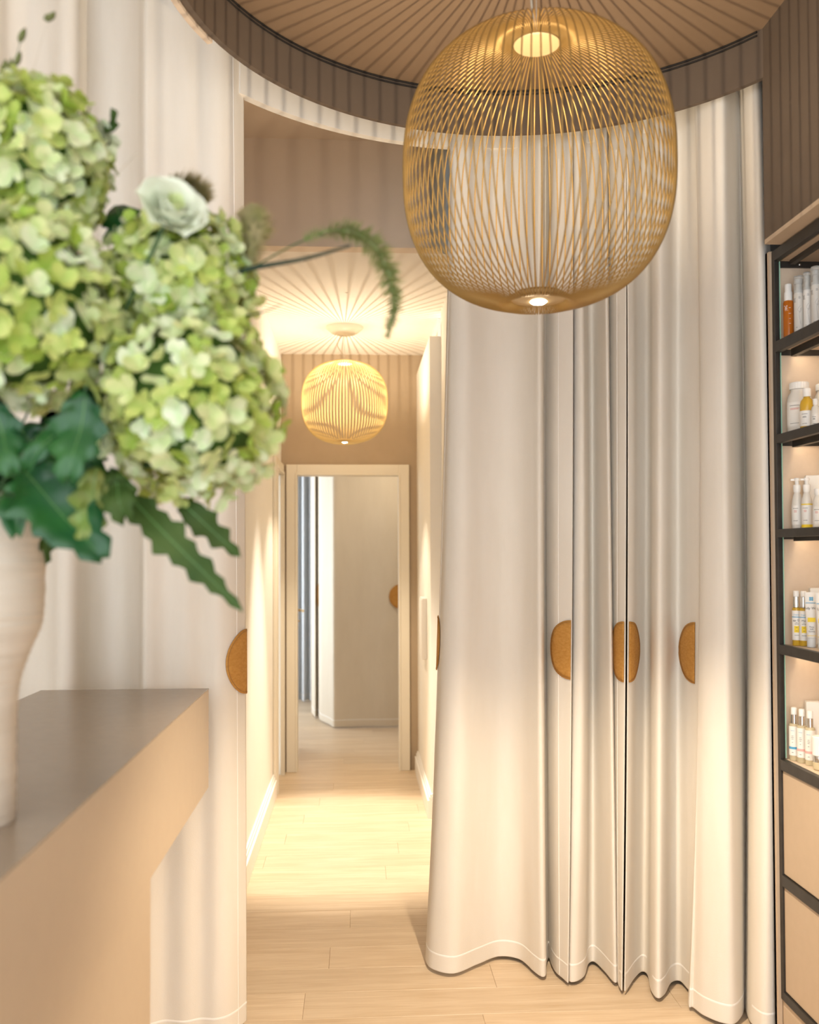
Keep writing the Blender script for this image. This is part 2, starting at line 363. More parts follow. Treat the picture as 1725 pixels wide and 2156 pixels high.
# end wall with doorway
DX0, DX1, DZ = -0.424, 0.303, 2.112
struct(MB().box(-2.0, DX0 - 0.02, Y_END, Y_END + 0.10, 0, 3.1).box(DX1 + 0.02, 1.7, Y_END, Y_END + 0.10, 0, 3.1).box(DX0 - 0.02, DX1 + 0.02, Y_END, Y_END + 0.10, DZ + 0.02, 3.1).build('wall_end', 'tan_wall'), 'tan end wall of the corridor around the doorway', 'wall')
def casing_u(b, x0, x1, z, w, y0, y1):
    b.box(x0 - w, x0, y0, y1, 0, z + w).box(x1, x1 + w, y0, y1, 0, z + w).box(x0, x1, y0, y1, z, z + w)
c = thing('door_1', 'cream casing of the open doorway ending the corridor', 'doorway', (0, 0, 0), kind='structure')
b = MB(); casing_u(b, DX0 - 0.0, DX1 + 0.0, DZ, 0.076, Y_END - 0.022, Y_END - 0.001); b.build('casing', 'trim_cream', c, bevel=0.003)
b = MB(); casing_u(b, DX0 + 0.0, DX1 - 0.0, DZ, 0.012, Y_END - 0.028, Y_END - 0.020); b.build('casing_bead', 'trim_cream', c, bevel=0.002)
b = MB(); casing_u(b, DX0, DX1, DZ, 0.0195, Y_END, Y_END + 0.12); b.build('jamb', 'trim_cream', c)
# open door leaf in the back room
lf = thing('door_leaf', 'open white door leaf swung into the back room with brass lever', 'door', (DX0 - 0.03, Y_END + 0.135, 0), rz=math.radians(96.5))
MB().box(0, 0.72, -0.02, 0.02, 0.008, 2.10).build('leaf', 'trim_white', lf, bevel=0.002)
hd = MB().tube([(0.655, -0.02, 1.10), (0.655, -0.068, 1.10), (0.64, -0.088, 1.10), (0.60, -0.095, 1.10), (0.54, -0.095, 1.10)], 0.0105, 10); o = hd.build('lever_handle', 'brass', lf); auto_smooth(o)
o = MB().lathe([(0.024, 0), (0.024, 0.008)], n=20).build('rosette', 'brass', lf); o.rotation_euler = (PI / 2, 0, 0); o.location = (0.655, -0.02, 1.10)
MB().tube([(0.655, -0.02, 1.015), (0.655, -0.075, 1.015)], 0.007, 10).build('key', 'brass', lf)
# door in left corridor wall
c2 = thing('door_2', 'cream door with casing in the left corridor wall', 'door', kind='structure')
b = MB(); x0, x1 = X_CL + 0.001, X_CL + 0.022
b.box(x0, x1, 6.15, 6.225, 0, 2.185).box(x0, x1, 6.735, 6.81, 0, 2.185).box(x0, x1, 6.225, 6.735, 2.11, 2.185); b.build('casing', 'trim_cream', c2, bevel=0.003)
b = MB(); b.box(x0 + 0.021, x0 + 0.03, 6.20, 6.225, 0, 2.13).box(x0 + 0.021, x0 + 0.03, 6.735, 6.76, 0, 2.13).box(x0 + 0.021, x0 + 0.03, 6.225, 6.735, 2.11, 2.13); b.build('casing_bead', 'trim_cream', c2)
MB().box(X_CL - 0.05, X_CL - 0.01, 6.225, 6.735, 0.006, 2.11).build('leaf', 'trim_cream', c2)
# baseboards
def baseboard(name, segs, label):
    root = thing(name, label, 'baseboard', kind='structure')
    for part, off, z0, z1 in (('skirting_board', 0.026, 0, 0.105), ('skirting_step', 0.016, 0.105, 0.125), ('skirting_cap', 0.010, 0.125, 0.14)):
        b = MB()
        for (ax_, ay_, bx_, by_, nx, ny) in segs:
            if nx: b.box(ax_, ax_ + nx * off, ay_, by_, z0, z1)
            else: b.box(ax_, bx_, ay_, ay_ + ny * off, z0, z1)
        b.build(part, 'trim_white', root, bevel=0.002)
baseboard('baseboard_left', [(X_CL, 3.7, X_CL, 6.149, 1, 0)], 'white stepped skirting along the left corridor wall')
baseboard('baseboard_right', [(X_CR, 5.574, X_CR, Y_END - 0.03, -1, 0), (X_CR - 0.0, 5.60, 0.504, 5.60, 0, -1), (0.504, 3.72, 0.504, 5.572, -1, 0)], 'white stepped skirting around the right corridor pier')
# slim white panel on the right corridor wall
wp = thing('wall_panel', 'slim white rectangular wall panel on the right corridor wall', 'wall panel', (X_CR, 6.02, 1.08))
MB().box(-0.03, 0, -0.12, 0.12, -0.19, 0.19).build('housing', 'wall_plate', wp, bevel=0.004)
MB().box(-0.034, -0.03, -0.11, 0.11, -0.18, 0.18).build('cover', 'trim_white', wp, bevel=0.002)
# back room
struct(MB().box(-2.1, -2.0, Y_END, 8.2, 0, 3.1).box(-2.1, -2.0, 10.0, Y_FAR, 0, 3.1).box(-2.1, -2.0, 8.2, 10.0, 0, 0.3).box(-2.1, -2.0, 8.2, 10.0, 2.7, 3.1).build('wall_backroom_left', 'white_wall'), 'left wall of the back room around its window', 'wall')
struct(MB().box(1.7, 1.8, Y_END, Y_FAR, 0, 3.1).build('wall_backroom_right', 'white_wall'), 'right wall of the back room', 'wall')
struct(MB().box(-2.1, 1.8, Y_FAR, Y_FAR + 0.1, 0, 3.1).build('wall_backroom_rear', 'white_wall'), 'rear wall of the back room', 'wall')
struct(MB().box(-2.1, 1.8, Y_END + 0.1, Y_FAR, 3.0, 3.1).build('ceiling_backroom', 'ceiling_white'), 'ceiling of the back room', 'ceiling')

# ------------------------------------------------------------------ curtains
ZST = (3.0, 1.52, 0.02)
def circ_hit(u, v, r):
    d = ray(u, v); dx, dy = d.x, d.y
    a = dx * dx + dy * dy; b = -2 * (dx * KX + dy * KY); c_ = KX * KX + KY * KY - r * r
    D = b * b - 4 * a * c_
    t = (-b + math.sqrt(max(D, 0))) / (2 * a); return (t * dx, t * dy)
def lag(z, p):
    a, b_, c_ = ZST
    l0 = (z - b_) * (z - c_) / ((a - b_) * (a - c_)); l1 = (z - a) * (z - c_) / ((b_ - a) * (b_ - c_)); l2 = (z - a) * (z - b_) / ((c_ - a) * (c_ - b_))
    return (p[0][0] * l0 + p[1][0] * l1 + p[2][0] * l2, p[0][1] * l0 + p[1][1] * l1 + p[2][1] * l2)
class Curtain:
    def __init__(s, stations, sub=7):
        # stations: per column, three plan points (top, middle, hem)
        flat = [tuple(x for p in col for x in p) for col in stations]
        s.cols = [((c_[0], c_[1]), (c_[2], c_[3]), (c_[4], c_[5])) for c_ in catmull(flat, sub)]
    def row(s, z): return [lag(z, c_) for c_ in s.cols]
    def at(s, z, arc, from_end=False):
        r = s.row(z)
        if from_end: r = r[::-1]
        acc = 0
        for i in range(len(r) - 1):
            a, b_ = Vector(r[i]), Vector(r[i + 1]); L = (b_ - a).length
            if acc + L >= arc or i == len(r) - 2:
                t = (arc - acc) / max(L, 1e-6); p = a.lerp(b_, t); d = (b_ - a).normalized(); nrm = Vector((d.y, -d.x))
                if nrm.dot(-p) < 0: nrm = -nrm
                return Vector((p.x, p.y, z)), Vector((nrm.x, nrm.y, 0))
            acc += L
    def surf(s, z, j, off):
        r = s.row(z); a, b_ = Vector(r[max(j - 1, 0)]), Vector(r[min(j + 1, len(r) - 1)]); d = (b_ - a).normalized(); n = Vector((d.y, -d.x))
        if n.y > 0 and abs(n.y) > 0.05: n = -n
        return (r[j][0] + n.x * off, r[j][1] + n.y * off, z)
def build_curtain(name, st, zt, label, zb=0.015, m='linen', hem=True, sub=7, nz=36, hem_z=0.075, thick=0.004):
    cu = Curtain(st, sub)
    root = thing(name, label, 'curtain', (0, 0, 0), 'linen curtains')
    zs = [zb, zb + 0.003, zb + 0.012] + [zb + (zt - zb) * (k / nz) for k in range(1, nz)] + [zt - 0.003, zt]
    b = MB(); b.grid([[(x, y_, z) for x, y_ in cu.row(z)] for z in zs])
    o = b.build('fabric', m, root, smooth=True, fix=False)
    sm = o.modifiers.new('thickness', 'SOLIDIFY'); sm.thickness = thick; sm.offset = 0
    if hem:
        rows = [[cu.surf(z, j, off) for j in range(len(cu.cols))] for z, off in ((hem_z - 0.004, 0.0021), (hem_z - 0.002, 0.0027), (hem_z + 0.002, 0.0027), (hem_z + 0.004, 0.0021))]
        MB().grid(rows).build('hem_stitch', 'stitch', root, smooth=True, fix=False)
    return root, cu
def seam(root, cu, arc, from_end, z0, z1):
    pts = []
    for k in range(25):
        p, n = cu.at(z0 + (z1 - z0) * k / 24, arc, from_end); pts.append(p + n * 0.002)
    MB().tube(pts, 0.0013, 5).build('side_seam', 'stitch', root)
def cork(root, cu, from_end, zc=1.20, R=0.107, label='brown cork half-disc'):
    na, nr = 28, 6; b = MB(); rows = []
    for i in range(nr + 1):
        q = i / nr; rw = []
        for k in range(na + 1):
            th = -PI / 2 + PI * k / na; a = R * q * math.cos(th); h = R * q * math.sin(th)
            p, n = cu.at(zc + h, max(a, 0.0005), from_end); rw.append(p + n * 0.006)
        rows.append(rw)
    b.grid(rows); o = b.build('cork_patch', 'cork', root, smooth=True, fix=False)
    o['label'] = label
    s_ = o.modifiers.new('thickness', 'SOLIDIFY'); s_.thickness = 0.003; s_.offset = 0
    # stitched rim
    pts = []
    for k in range(na + 1):
        th = -PI / 2 + PI * k / na; a = (R - 0.006) * math.cos(th); h = (R - 0.006) * math.sin(th)
        p, n = cu.at(zc + h, max(a, 0.0005), from_end); pts.append(p + n * 0.0085)
    e = MB().tube(pts, 0.0009, 4).build('rim_stitch', 'cork_edge', o)
V3 = (300, 1200, 2000)
def deep(r, k): return min(1.085 + (r - 1.085) * (1.45, 1.5, 1.0)[k], 1.135 if k == 0 else 9)
def cst(L): return [tuple(circ_hit(c_[k], V3[k], deep(c_[3 + k], k)) for k in range(3)) for c_ in L]
A = [(948, 929, 902, 1.125, 1.235, 1.29), (950, 933, 897, 1.118, 1.185, 1.235), (957, 941, 910, 1.105, 1.125, 1.15), (985, 975, 955, 1.09, 1.09, 1.095), (1020, 1018, 1005, 1.115, 1.12, 1.16),
     (1060, 1060, 1050, 1.13, 1.14, 1.225), (1095, 1095, 1095, 1.11, 1.12, 1.20), (1122, 1120, 1125, 1.07, 1.08, 1.10), (1137, 1135, 1141, 1.045, 1.05, 1.06), (1144, 1143, 1149, 1.06, 1.065, 1.08),
     (1145, 1145, 1150, 1.11, 1.115, 1.17), (1148, 1150, 1156, 1.135, 1.14, 1.23), (1155, 1154, 1163, 1.11, 1.12, 1.16), (1170, 1170, 1172, 1.075, 1.08, 1.10), (1190, 1190, 1185, 1.055, 1.06, 1.06), (1206, 1205.5, 1196, 1.045, 1.05, 1.025)]
Bc = [(1204, 1206, 1196, 1.075, 1.08, 1.06), (1211, 1212, 1202, 1.06, 1.065, 1.035), (1222, 1228, 1216, 1.06, 1.06, 1.05), (1229, 1236, 1230, 1.09, 1.09, 1.10), (1236, 1242, 1238, 1.13, 1.14, 1.20), (1250, 1252, 1252, 1.13, 1.15, 1.225),
      (1262, 1268, 1272, 1.10, 1.10, 1.16), (1272, 1282, 1292, 1.055, 1.06, 1.08), (1277, 1287, 1299, 1.06, 1.07, 1.085), (1279, 1288, 1300, 1.10, 1.11, 1.12), (1284, 1291, 1301, 1.09, 1.095, 1.09), (1300, 1303, 1304, 1.055, 1.06, 1.05), (1318, 1318, 1309, 1.035, 1.04, 1.02)]
Cc = [(1320, 1323, 1315, 1.035, 1.04, 1.02), (1330, 1333, 1321, 1.055, 1.06, 1.05), (1340, 1343, 1334, 1.09, 1.10, 1.13), (1355, 1358, 1350, 1.13, 1.14, 1.20), (1368, 1370, 1364, 1.12, 1.13, 1.185), (1376, 1375, 1371, 1.06, 1.07, 1.07),
      (1390, 1388, 1384, 1.035, 1.04, 1.02), (1405, 1402, 1398, 1.06, 1.06, 1.06), (1418, 1415, 1412, 1.105, 1.115, 1.16), (1432, 1430, 1432, 1.13, 1.14, 1.19), (1452, 1452, 1450, 1.105, 1.11, 1.14), (1474, 1476, 1470, 1.085, 1.09, 1.11), (1500, 1500, 1495, 1.12, 1.125, 1.15)]
Dc = [(1469, 1479, 1449, 1.085, 1.085, 1.05), (1466, 1475, 1451, 1.06, 1.06, 1.015), (1472, 1477, 1459, 1.045, 1.045, 1.02), (1490, 1490, 1480, 1.03, 1.03, 0.99), (1512, 1515, 1515, 1.02, 1.02, 0.98), (1528, 1535, 1543, 1.03, 1.03, 1.0),
      (1543, 1555, 1560, 1.085, 1.10, 1.07), (1556, 1570, 1567, 1.13, 1.165, 1.14), (1562, 1577, 1571, 1.11, 1.12, 1.11), (1572, 1588, 1580, 1.06, 1.06, 1.05), (1590, 1608, 1603, 1.04, 1.04, 1.02), (1604, 1624, 1625, 1.055, 1.055, 1.04), (1615, 1634, 1640, 1.09, 1.09, 1.08)]
rA, cA = build_curtain('curtain', cst(A), 3.22, 'wide white linen curtain panel bordering the corridor opening')
rB, cB = build_curtain('curtain', cst(Bc), 3.22, 'narrow linen curtain panel left of the central slit')
rC, cC = build_curtain('curtain', cst(Cc), 3.22, 'linen curtain panel right of the central slit, with deep fold')
rD, cD = build_curtain('curtain', cst(Dc), 3.22, 'rightmost linen curtain panel beside the product shelves')
cork(rA, cA, False, label='brown cork half-disc wrapped on left edge'); cork(rA, cA, True); cork(rB, cB, True); cork(rC, cC, False)
# the half-disc of the third panel next to the foremost fold
seam(rA, cA, 0.045, False, 0.02, 3.0); seam(rA, cA, 0.06, True, 0.02, 3.0)
seam(rB, cB, 0.05, True, 0.02, 3.0)
# patch on panel C near its right end
class Sub: pass
def cork_at_end(root, cu, arc_end, zc=1.20):
    class S2:
        def at(self, z, arc, from_end): return cu.at(z, arc + arc_end, True)
    cork(root, S2(), True, zc)
cork_at_end(rC, cC, 0.075)
# long curtain on the left: straight run that turns in along the track at its right edge
Lp = [(516, 3.185), (497, 3.135), (476, 3.10), (455, 3.085), (425, 3.09), (390, 3.075), (350, 3.085), (318, 3.065), (304, 3.065), (298, 3.11), (292, 3.20), (264, 3.30), (225, 3.31), (190, 3.25), (160, 3.13), (128, 3.11), (100, 3.18), (60, 3.20), (20, 3.17), (-20, 3.09), (-70, 3.10), (-130, 3.18), (-200, 3.14), (-290, 3.12)]
def lst(L):
    out = []
    for i, (u, yy) in enumerate(L):
        p = on_y(u, 1165, yy); k = (yy - 3.12)
        out.append(((p.x - 0.004, 3.12 + k * 0.8), (p.x, yy), (p.x + (0.004 if i < 3 else 0), 3.12 + k * 1.1)))
    return out
rE, cE = build_curtain('curtain', lst(Lp), 3.486, 'long linen curtain hanging behind the counter at left')
cork(rE, cE, False, zc=1.195); seam(rE, cE, 0.055, False, 0.02, 3.4)
# back-room curtains
def far_st(L): return [((p.x, p.y),) * 3 for p in [on_y(u, 1300, yy) for u, yy in L]]
Fp = [(905, 8.60), (870, 8.52), (845, 8.50), (810, 8.49), (770, 8.50), (730, 8.49), (706, 8.47), (700, 8.50), (694, 8.60), (684, 8.72), (676, 8.82), (672, 8.95)]
rF, cF = build_curtain('curtain', far_st(Fp), 2.9, 'beige curtain panel seen through the doorway, creased at its hem', m='linen_far', nz=20)
Gp = [(672, 9.0), (668, 9.10), (664, 9.02), (660, 9.12), (656, 9.3)]
rG, cG = build_curtain('curtain', far_st(Gp), 2.9, 'narrow folded curtain edge behind the doorway curtain', m='linen_far', nz=10)
Hp = [(662, 10.1), (655, 10.0), (648, 10.1), (640, 9.98), (632, 10.1), (624, 10.0), (612, 10.08), (600, 10.0)]
rH, cH = build_curtain('curtain', far_st(Hp), 2.9, 'bluish sheer curtain at the far left of the back room', m='linen_sheer', nz=10)
cork(rG, cG, False, zc=1.16)
class S3:
    def at(self, z, arc, from_end):
        p = on_y(846, 1300, 8.47); return Vector((p.x - arc, 8.487, z)), Vector((0, -1, 0))
cork(rF, S3(), False, zc=1.165, R=0.112)

# ------------------------------------------------------------------ pendant lamps
def superell(rmax, zc, hz, r0, z0, n=2.5, m=26):
    pr = []
    for k in range(m + 1):
        t = -PI / 2 + PI * k / m
        c_, s_ = math.cos(t), math.sin(t)
        r = rmax * abs(c_) ** (2 / n); z = zc + hz * math.copysign(abs(s_) ** (2 / n), s_)
        pr.append((r, z))
    return pr
def pendant(name, label, x, y_, z_bot, z_top, rmax, nw, wire_r, zceil, wmat, can_r, can_m, up_w, down_w, cable_off, tint=WARM):
    root = thing(name, label, 'pendant lamp', (x, y_, z_bot), 'wire cage pendant lamps')
    h = z_top - z_bot; zc = h * 0.5; s_ = rmax / 0.35
    pr = [(r, z) for r, z in superell(rmax, zc, h / 2, 0, 0, m=34) if r > 0.115 * s_]
    zt, zb = h - 0.018 * s_, 0.020 * s_            # levels of the upper and lower disc
    prof = [(0.060 * s_, zb + 0.012 * s_), (0.074 * s_, zb - 0.008 * s_), (0.094 * s_, 0.002 * s_)] + pr + [(0.092 * s_, h - 0.001 * s_), (0.074 * s_, h - 0.006 * s_), (0.061 * s_, zt)]
    prof = catmull(prof, 2)
    wm = MB().tube([(r, 0, z) for r, z in prof], wire_r, 5, cap=False).me('wire', wmat, smooth=True)
    for k in range(nw):
        inst('wire', wm, root, Matrix.Rotation(2 * PI * (k + 0.5) / nw, 4, 'Z'))
    # upper disc, bottom disc and lens
    o = MB().lathe([(0.055 * s_, zt - 0.004 * s_), (0.060 * s_, zt - 0.002 * s_), (0.060 * s_, zt + 0.003 * s_), (0.03 * s_, zt + 0.012 * s_), (0.01 * s_, zt + 0.02 * s_)], n=40).build('upper_disc', 'gold_satin' if can_m else 'lamp_white', root); auto_smooth(o)
    o = MB().lathe([(0.030 * s_, zb - 0.010 * s_), (0.076 * s_, zb - 0.004 * s_), (0.082 * s_, zb + 0.001 * s_), (0.076 * s_, zb + 0.004 * s_), (0.055 * s_, zb + 0.005 * s_), (0.055 * s_, zb + 0.014 * s_)], n=48).build('bottom_disc', 'gold_satin', root); auto_smooth(o)
    o = MB().lathe([(0.004 * s_, zb - 0.0165 * s_), (0.016 * s_, zb - 0.0145 * s_), (0.022 * s_, zb - 0.0098 * s_)], n=24).build('lens', 'led', root); auto_smooth(o)
    o = MB().lathe([(0.05 * s_, zb + 0.0142 * s_), (0.03 * s_, zb + 0.018 * s_), (0.005, zb + 0.019 * s_)], n=24).build('upper_lens', 'lamp_white', root); auto_smooth(o)
    # suspension
    zr = zceil - z_bot
    MB().tube([(0, 0, zt + 0.02 * s_), (0, 0, zr - 0.012)], 0.0012, 5).build('suspension_wire', 'cable', root)
    pts = catmull([(0.004, 0, zt + 0.02 * s_), (-0.01, 0, zt + 0.25 * (zr - zt)), (cable_off, 0.0, zt + 0.5 * (zr - zt)), (cable_off * 0.4, 0, zt + 0.75 * (zr - zt)), (0.02, 0, zr - 0.03)], 6)
    MB().tube(pts, 0.0030, 6).build('power_cable', 'cable', root)
    o = MB().lathe([(0.003, zr - 0.055), (can_r * 0.35, zr - 0.052), (can_r * 0.7, zr - 0.038), (can_r * 0.95, zr - 0.014), (can_r, zr - 0.001)], n=40).build('canopy', 'lamp_white', root); auto_smooth(o)
    for nm, en, zz, rot, size, blend, rad in (('uplight', up_w, zb + 0.030 * s_, PI, 165, 0.7, 0.005), ('downlight', down_w, zb - 0.022 * s_, 0, 97, 0.55, 0.02)):
        l = bpy.data.lights.new(name + '_' + nm, 'SPOT'); l.energy = en; l.color = tint; l.spot_size = math.radians(size); l.spot_blend = blend; l.shadow_soft_size = rad
        lo = bpy.data.objects.new(name + '_' + nm, l); COL.objects.link(lo); lo.parent = root; lo.location = (0, 0, zz); lo.rotation_euler = (rot, 0, 0)
    return root
pendant('pendant_lamp', 'large gold wire cage pendant under the round ceiling', 0.468, 2.40, 2.184, 2.881, 0.346, 96, 0.0020, Z_DRUM, 'gold_wire', 0.09, True, 40, 190, -0.015)
pendant('pendant_lamp', 'small gold wire cage pendant in the corridor', -0.072, 6.0, 2.245, 2.765, 0.272, 80, 0.0020, Z_COR, 'gold_wire_pale', 0.118, False, 42, 60, -0.045, (1.0, 0.86, 0.66))
# recessed downlight in the corridor ceiling
dl = thing('recessed_spotlight', 'tiny recessed spotlight in the corridor ceiling', 'spotlight', (-0.05, 5.2, Z_COR))
o = MB().lathe([(0.006, -0.0005), (0.006, -0.0015), (0.009, -0.0015), (0.010, 0.0)], n=20, cap=False).build('trim_ring', 'ceiling_white', dl)
l = bpy.data.lights.new('corridor_spot', 'SPOT'); l.energy = 520; l.color = (1.0, 0.89, 0.74); l.spot_size = math.radians(44); l.spot_blend = 0.6; l.shadow_soft_size = 0.008
lo = bpy.data.objects.new('corridor_spot', l); COL.objects.link(lo); lo.parent = dl; lo.location = (0, 0, -0.006)

dl2 = thing('recessed_spotlight', 'unseen spotlight added in the back room ceiling to warm its curtain', 'spotlight', (0.35, 7.9, 3.0))  # unseen lamp, added to warm the curtain beyond the doorway
MB().lathe([(0.018, -0.001), (0.018, -0.005), (0.03, -0.005), (0.031, 0.0)], n=20, cap=False).build('trim_ring', 'trim_white', dl2)
l = bpy.data.lights.new('backroom_fill', 'SPOT'); l.energy = 55; l.color = (1.0, 0.80, 0.56); l.spot_size = math.radians(120); l.spot_blend = 0.8; l.shadow_soft_size = 0.02
lo = bpy.data.objects.new('backroom_fill', l); COL.objects.link(lo); lo.parent = dl2; lo.location = (0, 0, -0.008)

struct(MB().box(X_UP, X_RIGHT + 0.30, -1.2, 2.895, 2.516, 2.5299).build('trim_2', 'cabinet_beige'), 'underside of the dark wall above the shelves, LED glow painted beige', 'trim')  # LED light on the wall's underside is painted in as beige
# ------------------------------------------------------------------ counter
ct = thing('reception_counter', 'beige reception counter with thick overhanging top at left', 'counter', (0, 0, 0))
HX, HY, HZ = -0.452, 2.945, 1.14
MB().box(-0.955, HX, -0.9, HY, 0.839, HZ - 0.003).build('top_block', 'counter_front', ct, bevel=0.002)
MB().box(-0.955, HX, -0.9, HY, HZ - 0.003, HZ).build('top_surface', 'counter_top', ct)
MB().box(-0.94, HX - 0.012, -0.9, 2.185, 0.0, 0.839).build('base', 'counter_front', ct, bevel=0.002)

# ------------------------------------------------------------------ product shelving on the right
YS = 2.955                                   # inner face of the far side panel
XF = X_RIGHT + 0.012                         # front of the black frame
PX0, PX1 = XF, XF + 0.020                    # post width in X
sh = thing('shelf_unit', 'black framed product shelving with beige drawers at the right', 'shelf unit', (0, 0, 0))
bars = [(2.512, 2.478), (2.219, 2.184), (1.922, 1.894), (1.622, 1.596), (1.258, 1.228), (0.897, 0.864), (0.536, 0.501), (0.171, 0.144)]
Y0 = 1.75
MB().box(X_RIGHT, X_RIGHT + 0.012, 2.972, 2.985, 0, 2.514).box(X_RIGHT - 0.0, X_RIGHT + 0.35, 2.9725, 2.985, 0, 2.514).box(X_RIGHT, X_RIGHT + 0.012, 2.958, 2.985, 0, 2.514).build('surround', 'cabinet_beige', sh)
MB().box(XF - 0.004, XF + 0.006, YS - 0.016, YS + 0.010, 0.144, 2.512).build('post', 'black_metal', sh, bevel=0.001)
MB().box(XF - 0.004, XF + 0.02, Y0, Y0 + 0.025, 0.144, 2.512).build('post', 'black_metal', sh, bevel=0.001)
MB().box(XF + 0.0065, XF + 0.014, YS - 0.010, YS - 0.001, 0.90, 2.478).build('inner_post', 'black_metal', sh, bevel=0.001)
MB().box(XF + 0.0145, XF + 0.017, YS - 0.012, YS - 0.001, 0.90, 2.478).build('glass_edge', 'glass_edge', sh)
for i, (zt, zb_) in enumerate(bars):
    MB().box(XF - 0.005, XF + 0.014, Y0 + 0.026, YS - 0.0165, zb_, zt).build('rail', 'black_metal', sh, bevel=0.001)
    if 0 < i < 6:
        MB().box(XF + 0.0145, X_RIGHT + 0.33, Y0 + 0.026, YS - 0.001, zb_ + 0.012, zt - 0.001).build('shelf', 'panel_beige', sh)
    if i < 5:
        z = zb_
        MB().box(XF + 0.045, XF + 0.062, Y0 + 0.03, YS - 0.02, z - 0.012, z + 0.011).build('light_channel', 'black_metal', sh)
        MB().box(XF + 0.063, XF + 0.070, Y0 + 0.03, YS - 0.02, z + 0.003, z + 0.008).build('light_strip', 'led_strip', sh)
        if i in (0,):
            MB().box(XF + 0.02, X_RIGHT + 0.33, YS - 0.008, YS - 0.001, z - 0.018, z + 0.003).build('side_rail', 'black_metal', sh)
            o = MB().lathe([(0.004, 0), (0.0035, 0.002), (0.001, 0.003)], n=12).build('screw', 'chrome', sh); o.rotation_euler = (PI / 2, 0, 0); o.location = (XF + 0.083, YS - 0.008, z - 0.008)
        else:
            MB().box(XF + 0.02, X_RIGHT + 0.33, YS - 0.006, YS - 0.001, z - 0.006, z + 0.012).build('side_rail', 'black_metal', sh)
MB().box(XF + 0.021, X_RIGHT + 0.33, Y0, YS - 0.0, 2.48, 2.512).build('top_board', 'cabinet_beige', sh)
MB().box(XF + 0.021, X_RIGHT + 0.33, YS, YS + 0.016, 0.0, 2.512).build('side_panel', 'panel_beige', sh)
MB().box(X_RIGHT + 0.331, X_RIGHT + 0.345, Y0, YS + 0.016, 0.0, 2.512).build('back_panel', 'panel_beige', sh)
MB().box(XF + 0.002, XF + 0.018, Y0 + 0.03, YS - 0.016, 0.539, 0.861).build('drawer_front', 'cabinet_beige', sh, bevel=0.002)
MB().box(XF + 0.002, XF + 0.018, Y0 + 0.03, YS - 0.016, 0.174, 0.498).build('drawer_front', 'cabinet_beige', sh, bevel=0.002)
MB().box(XF + 0.002, XF + 0.02, Y0, YS + 0.01, 0.0, 0.143).build('plinth', 'cabinet_beige', sh)
MB().box(XF - 0.001, XF + 0.0019, Y0 + 0.03, YS - 0.004, 0.006, 0.125).build('plinth_panel', 'cabinet_beige', sh, bevel=0.001)
# wall going on towards the viewer beyond the unit
struct(MB().box(X_RIGHT + 0.0, X_RIGHT + 0.35, -1.2, Y0 - 0.001, 0, 2.5155).build('wall_side', 'taupe_light'), 'plain wall continuing beside the shelving toward the viewer', 'wall')

# ---- products
def text_me(body, size, m, wrap=None, flat=False, vertical=False):
    cu = bpy.data.curves.new('txt', 'FONT'); cu.body = body; cu.size = size; cu.align_x = 'CENTER'; cu.align_y = 'CENTER'
    o = bpy.data.objects.new('txt', cu); COL.objects.link(o)
    me = bpy.data.meshes.new_from_object(o.evaluated_get(bpy.context.evaluated_depsgraph_get()))
    bpy.data.objects.remove(o, do_unlink=True); bpy.data.curves.remove(cu)
    for v in me.vertices:
        x, y_ = v.co.x, v.co.y
        if vertical: x, y_ = y_, -x
        if wrap: v.co = (wrap * math.sin(x / wrap), -wrap * math.cos(x / wrap), y_)
        else: v.co = (x, 0, y_)
    me.materials.clear(); me.materials.append(MATS[m]); return me
def lathe_obj(name, prof, m, parent, n=28, ang=35):
    o = MB().lathe(prof, n=n).build(name, m, parent); auto_smooth(o, ang); return o
def band_arc(name, r, z0, z1, m, parent, half=1.45):
    b = MB(); rows = []
    for z in (z0, z1): rows.append([(r * math.sin(a), -r * math.cos(a), z) for a in [-half + 2 * half * k / 18 for k in range(19)]])
    return b.grid(rows).build(name, m, parent, smooth=True, fix=False)
FACE = math.radians(24)       # turn labels towards the room
def spot(u, y_, z): p = on_y(u + 4, 1165, y_); return (p.x, y_, z)
def put_text(parent, body, size, m, r, z, xo=0, vertical=False):
    o = inst('print', text_me(body, size, m, wrap=r, vertical=vertical), parent); o.location = (0, 0, z); o.rotation_euler = (0, 0, xo); return o
def lines(parent, r, rows, xo=0):
    # small print too fine to read: thin printed rules wrapped on the label
    for z, w, m in rows:
        o = band_arc('print_line', r, z - 0.00055, z + 0.00055, m, parent, w / r / 2); o.rotation_euler = (0, 0, xo)
def spray_bottle(u, y_, z, label):
    t = thing('oil_bottle', label, 'bottle', spot(u, y_, z), None, -FACE)
    lathe_obj('body', [(0.0135, 0), (0.0155, 0.002), (0.0155, 0.118), (0.014, 0.124), (0.009, 0.127)], 'amber_oil', t)
    lathe_obj('collar', [(0.0128, 0.124), (0.0128, 0.151), (0.0122, 0.1525)], 'white_plastic', t)
    lathe_obj('cap', [(0.0105, 0.1526), (0.0105, 0.176), (0.0095, 0.178)], 'white_plastic', t)
    put_text(t, 'pai', 0.016, 'paper_label', 0.0158, 0.100, -0.4, True)
    lines(t, 0.0158, [(0.100, 0.006, 'paper_label'), (0.082, 0.007, 'paper_label'), (0.066, 0.005, 'paper_label'), (0.05, 0.006, 'paper_label')], 0.25)
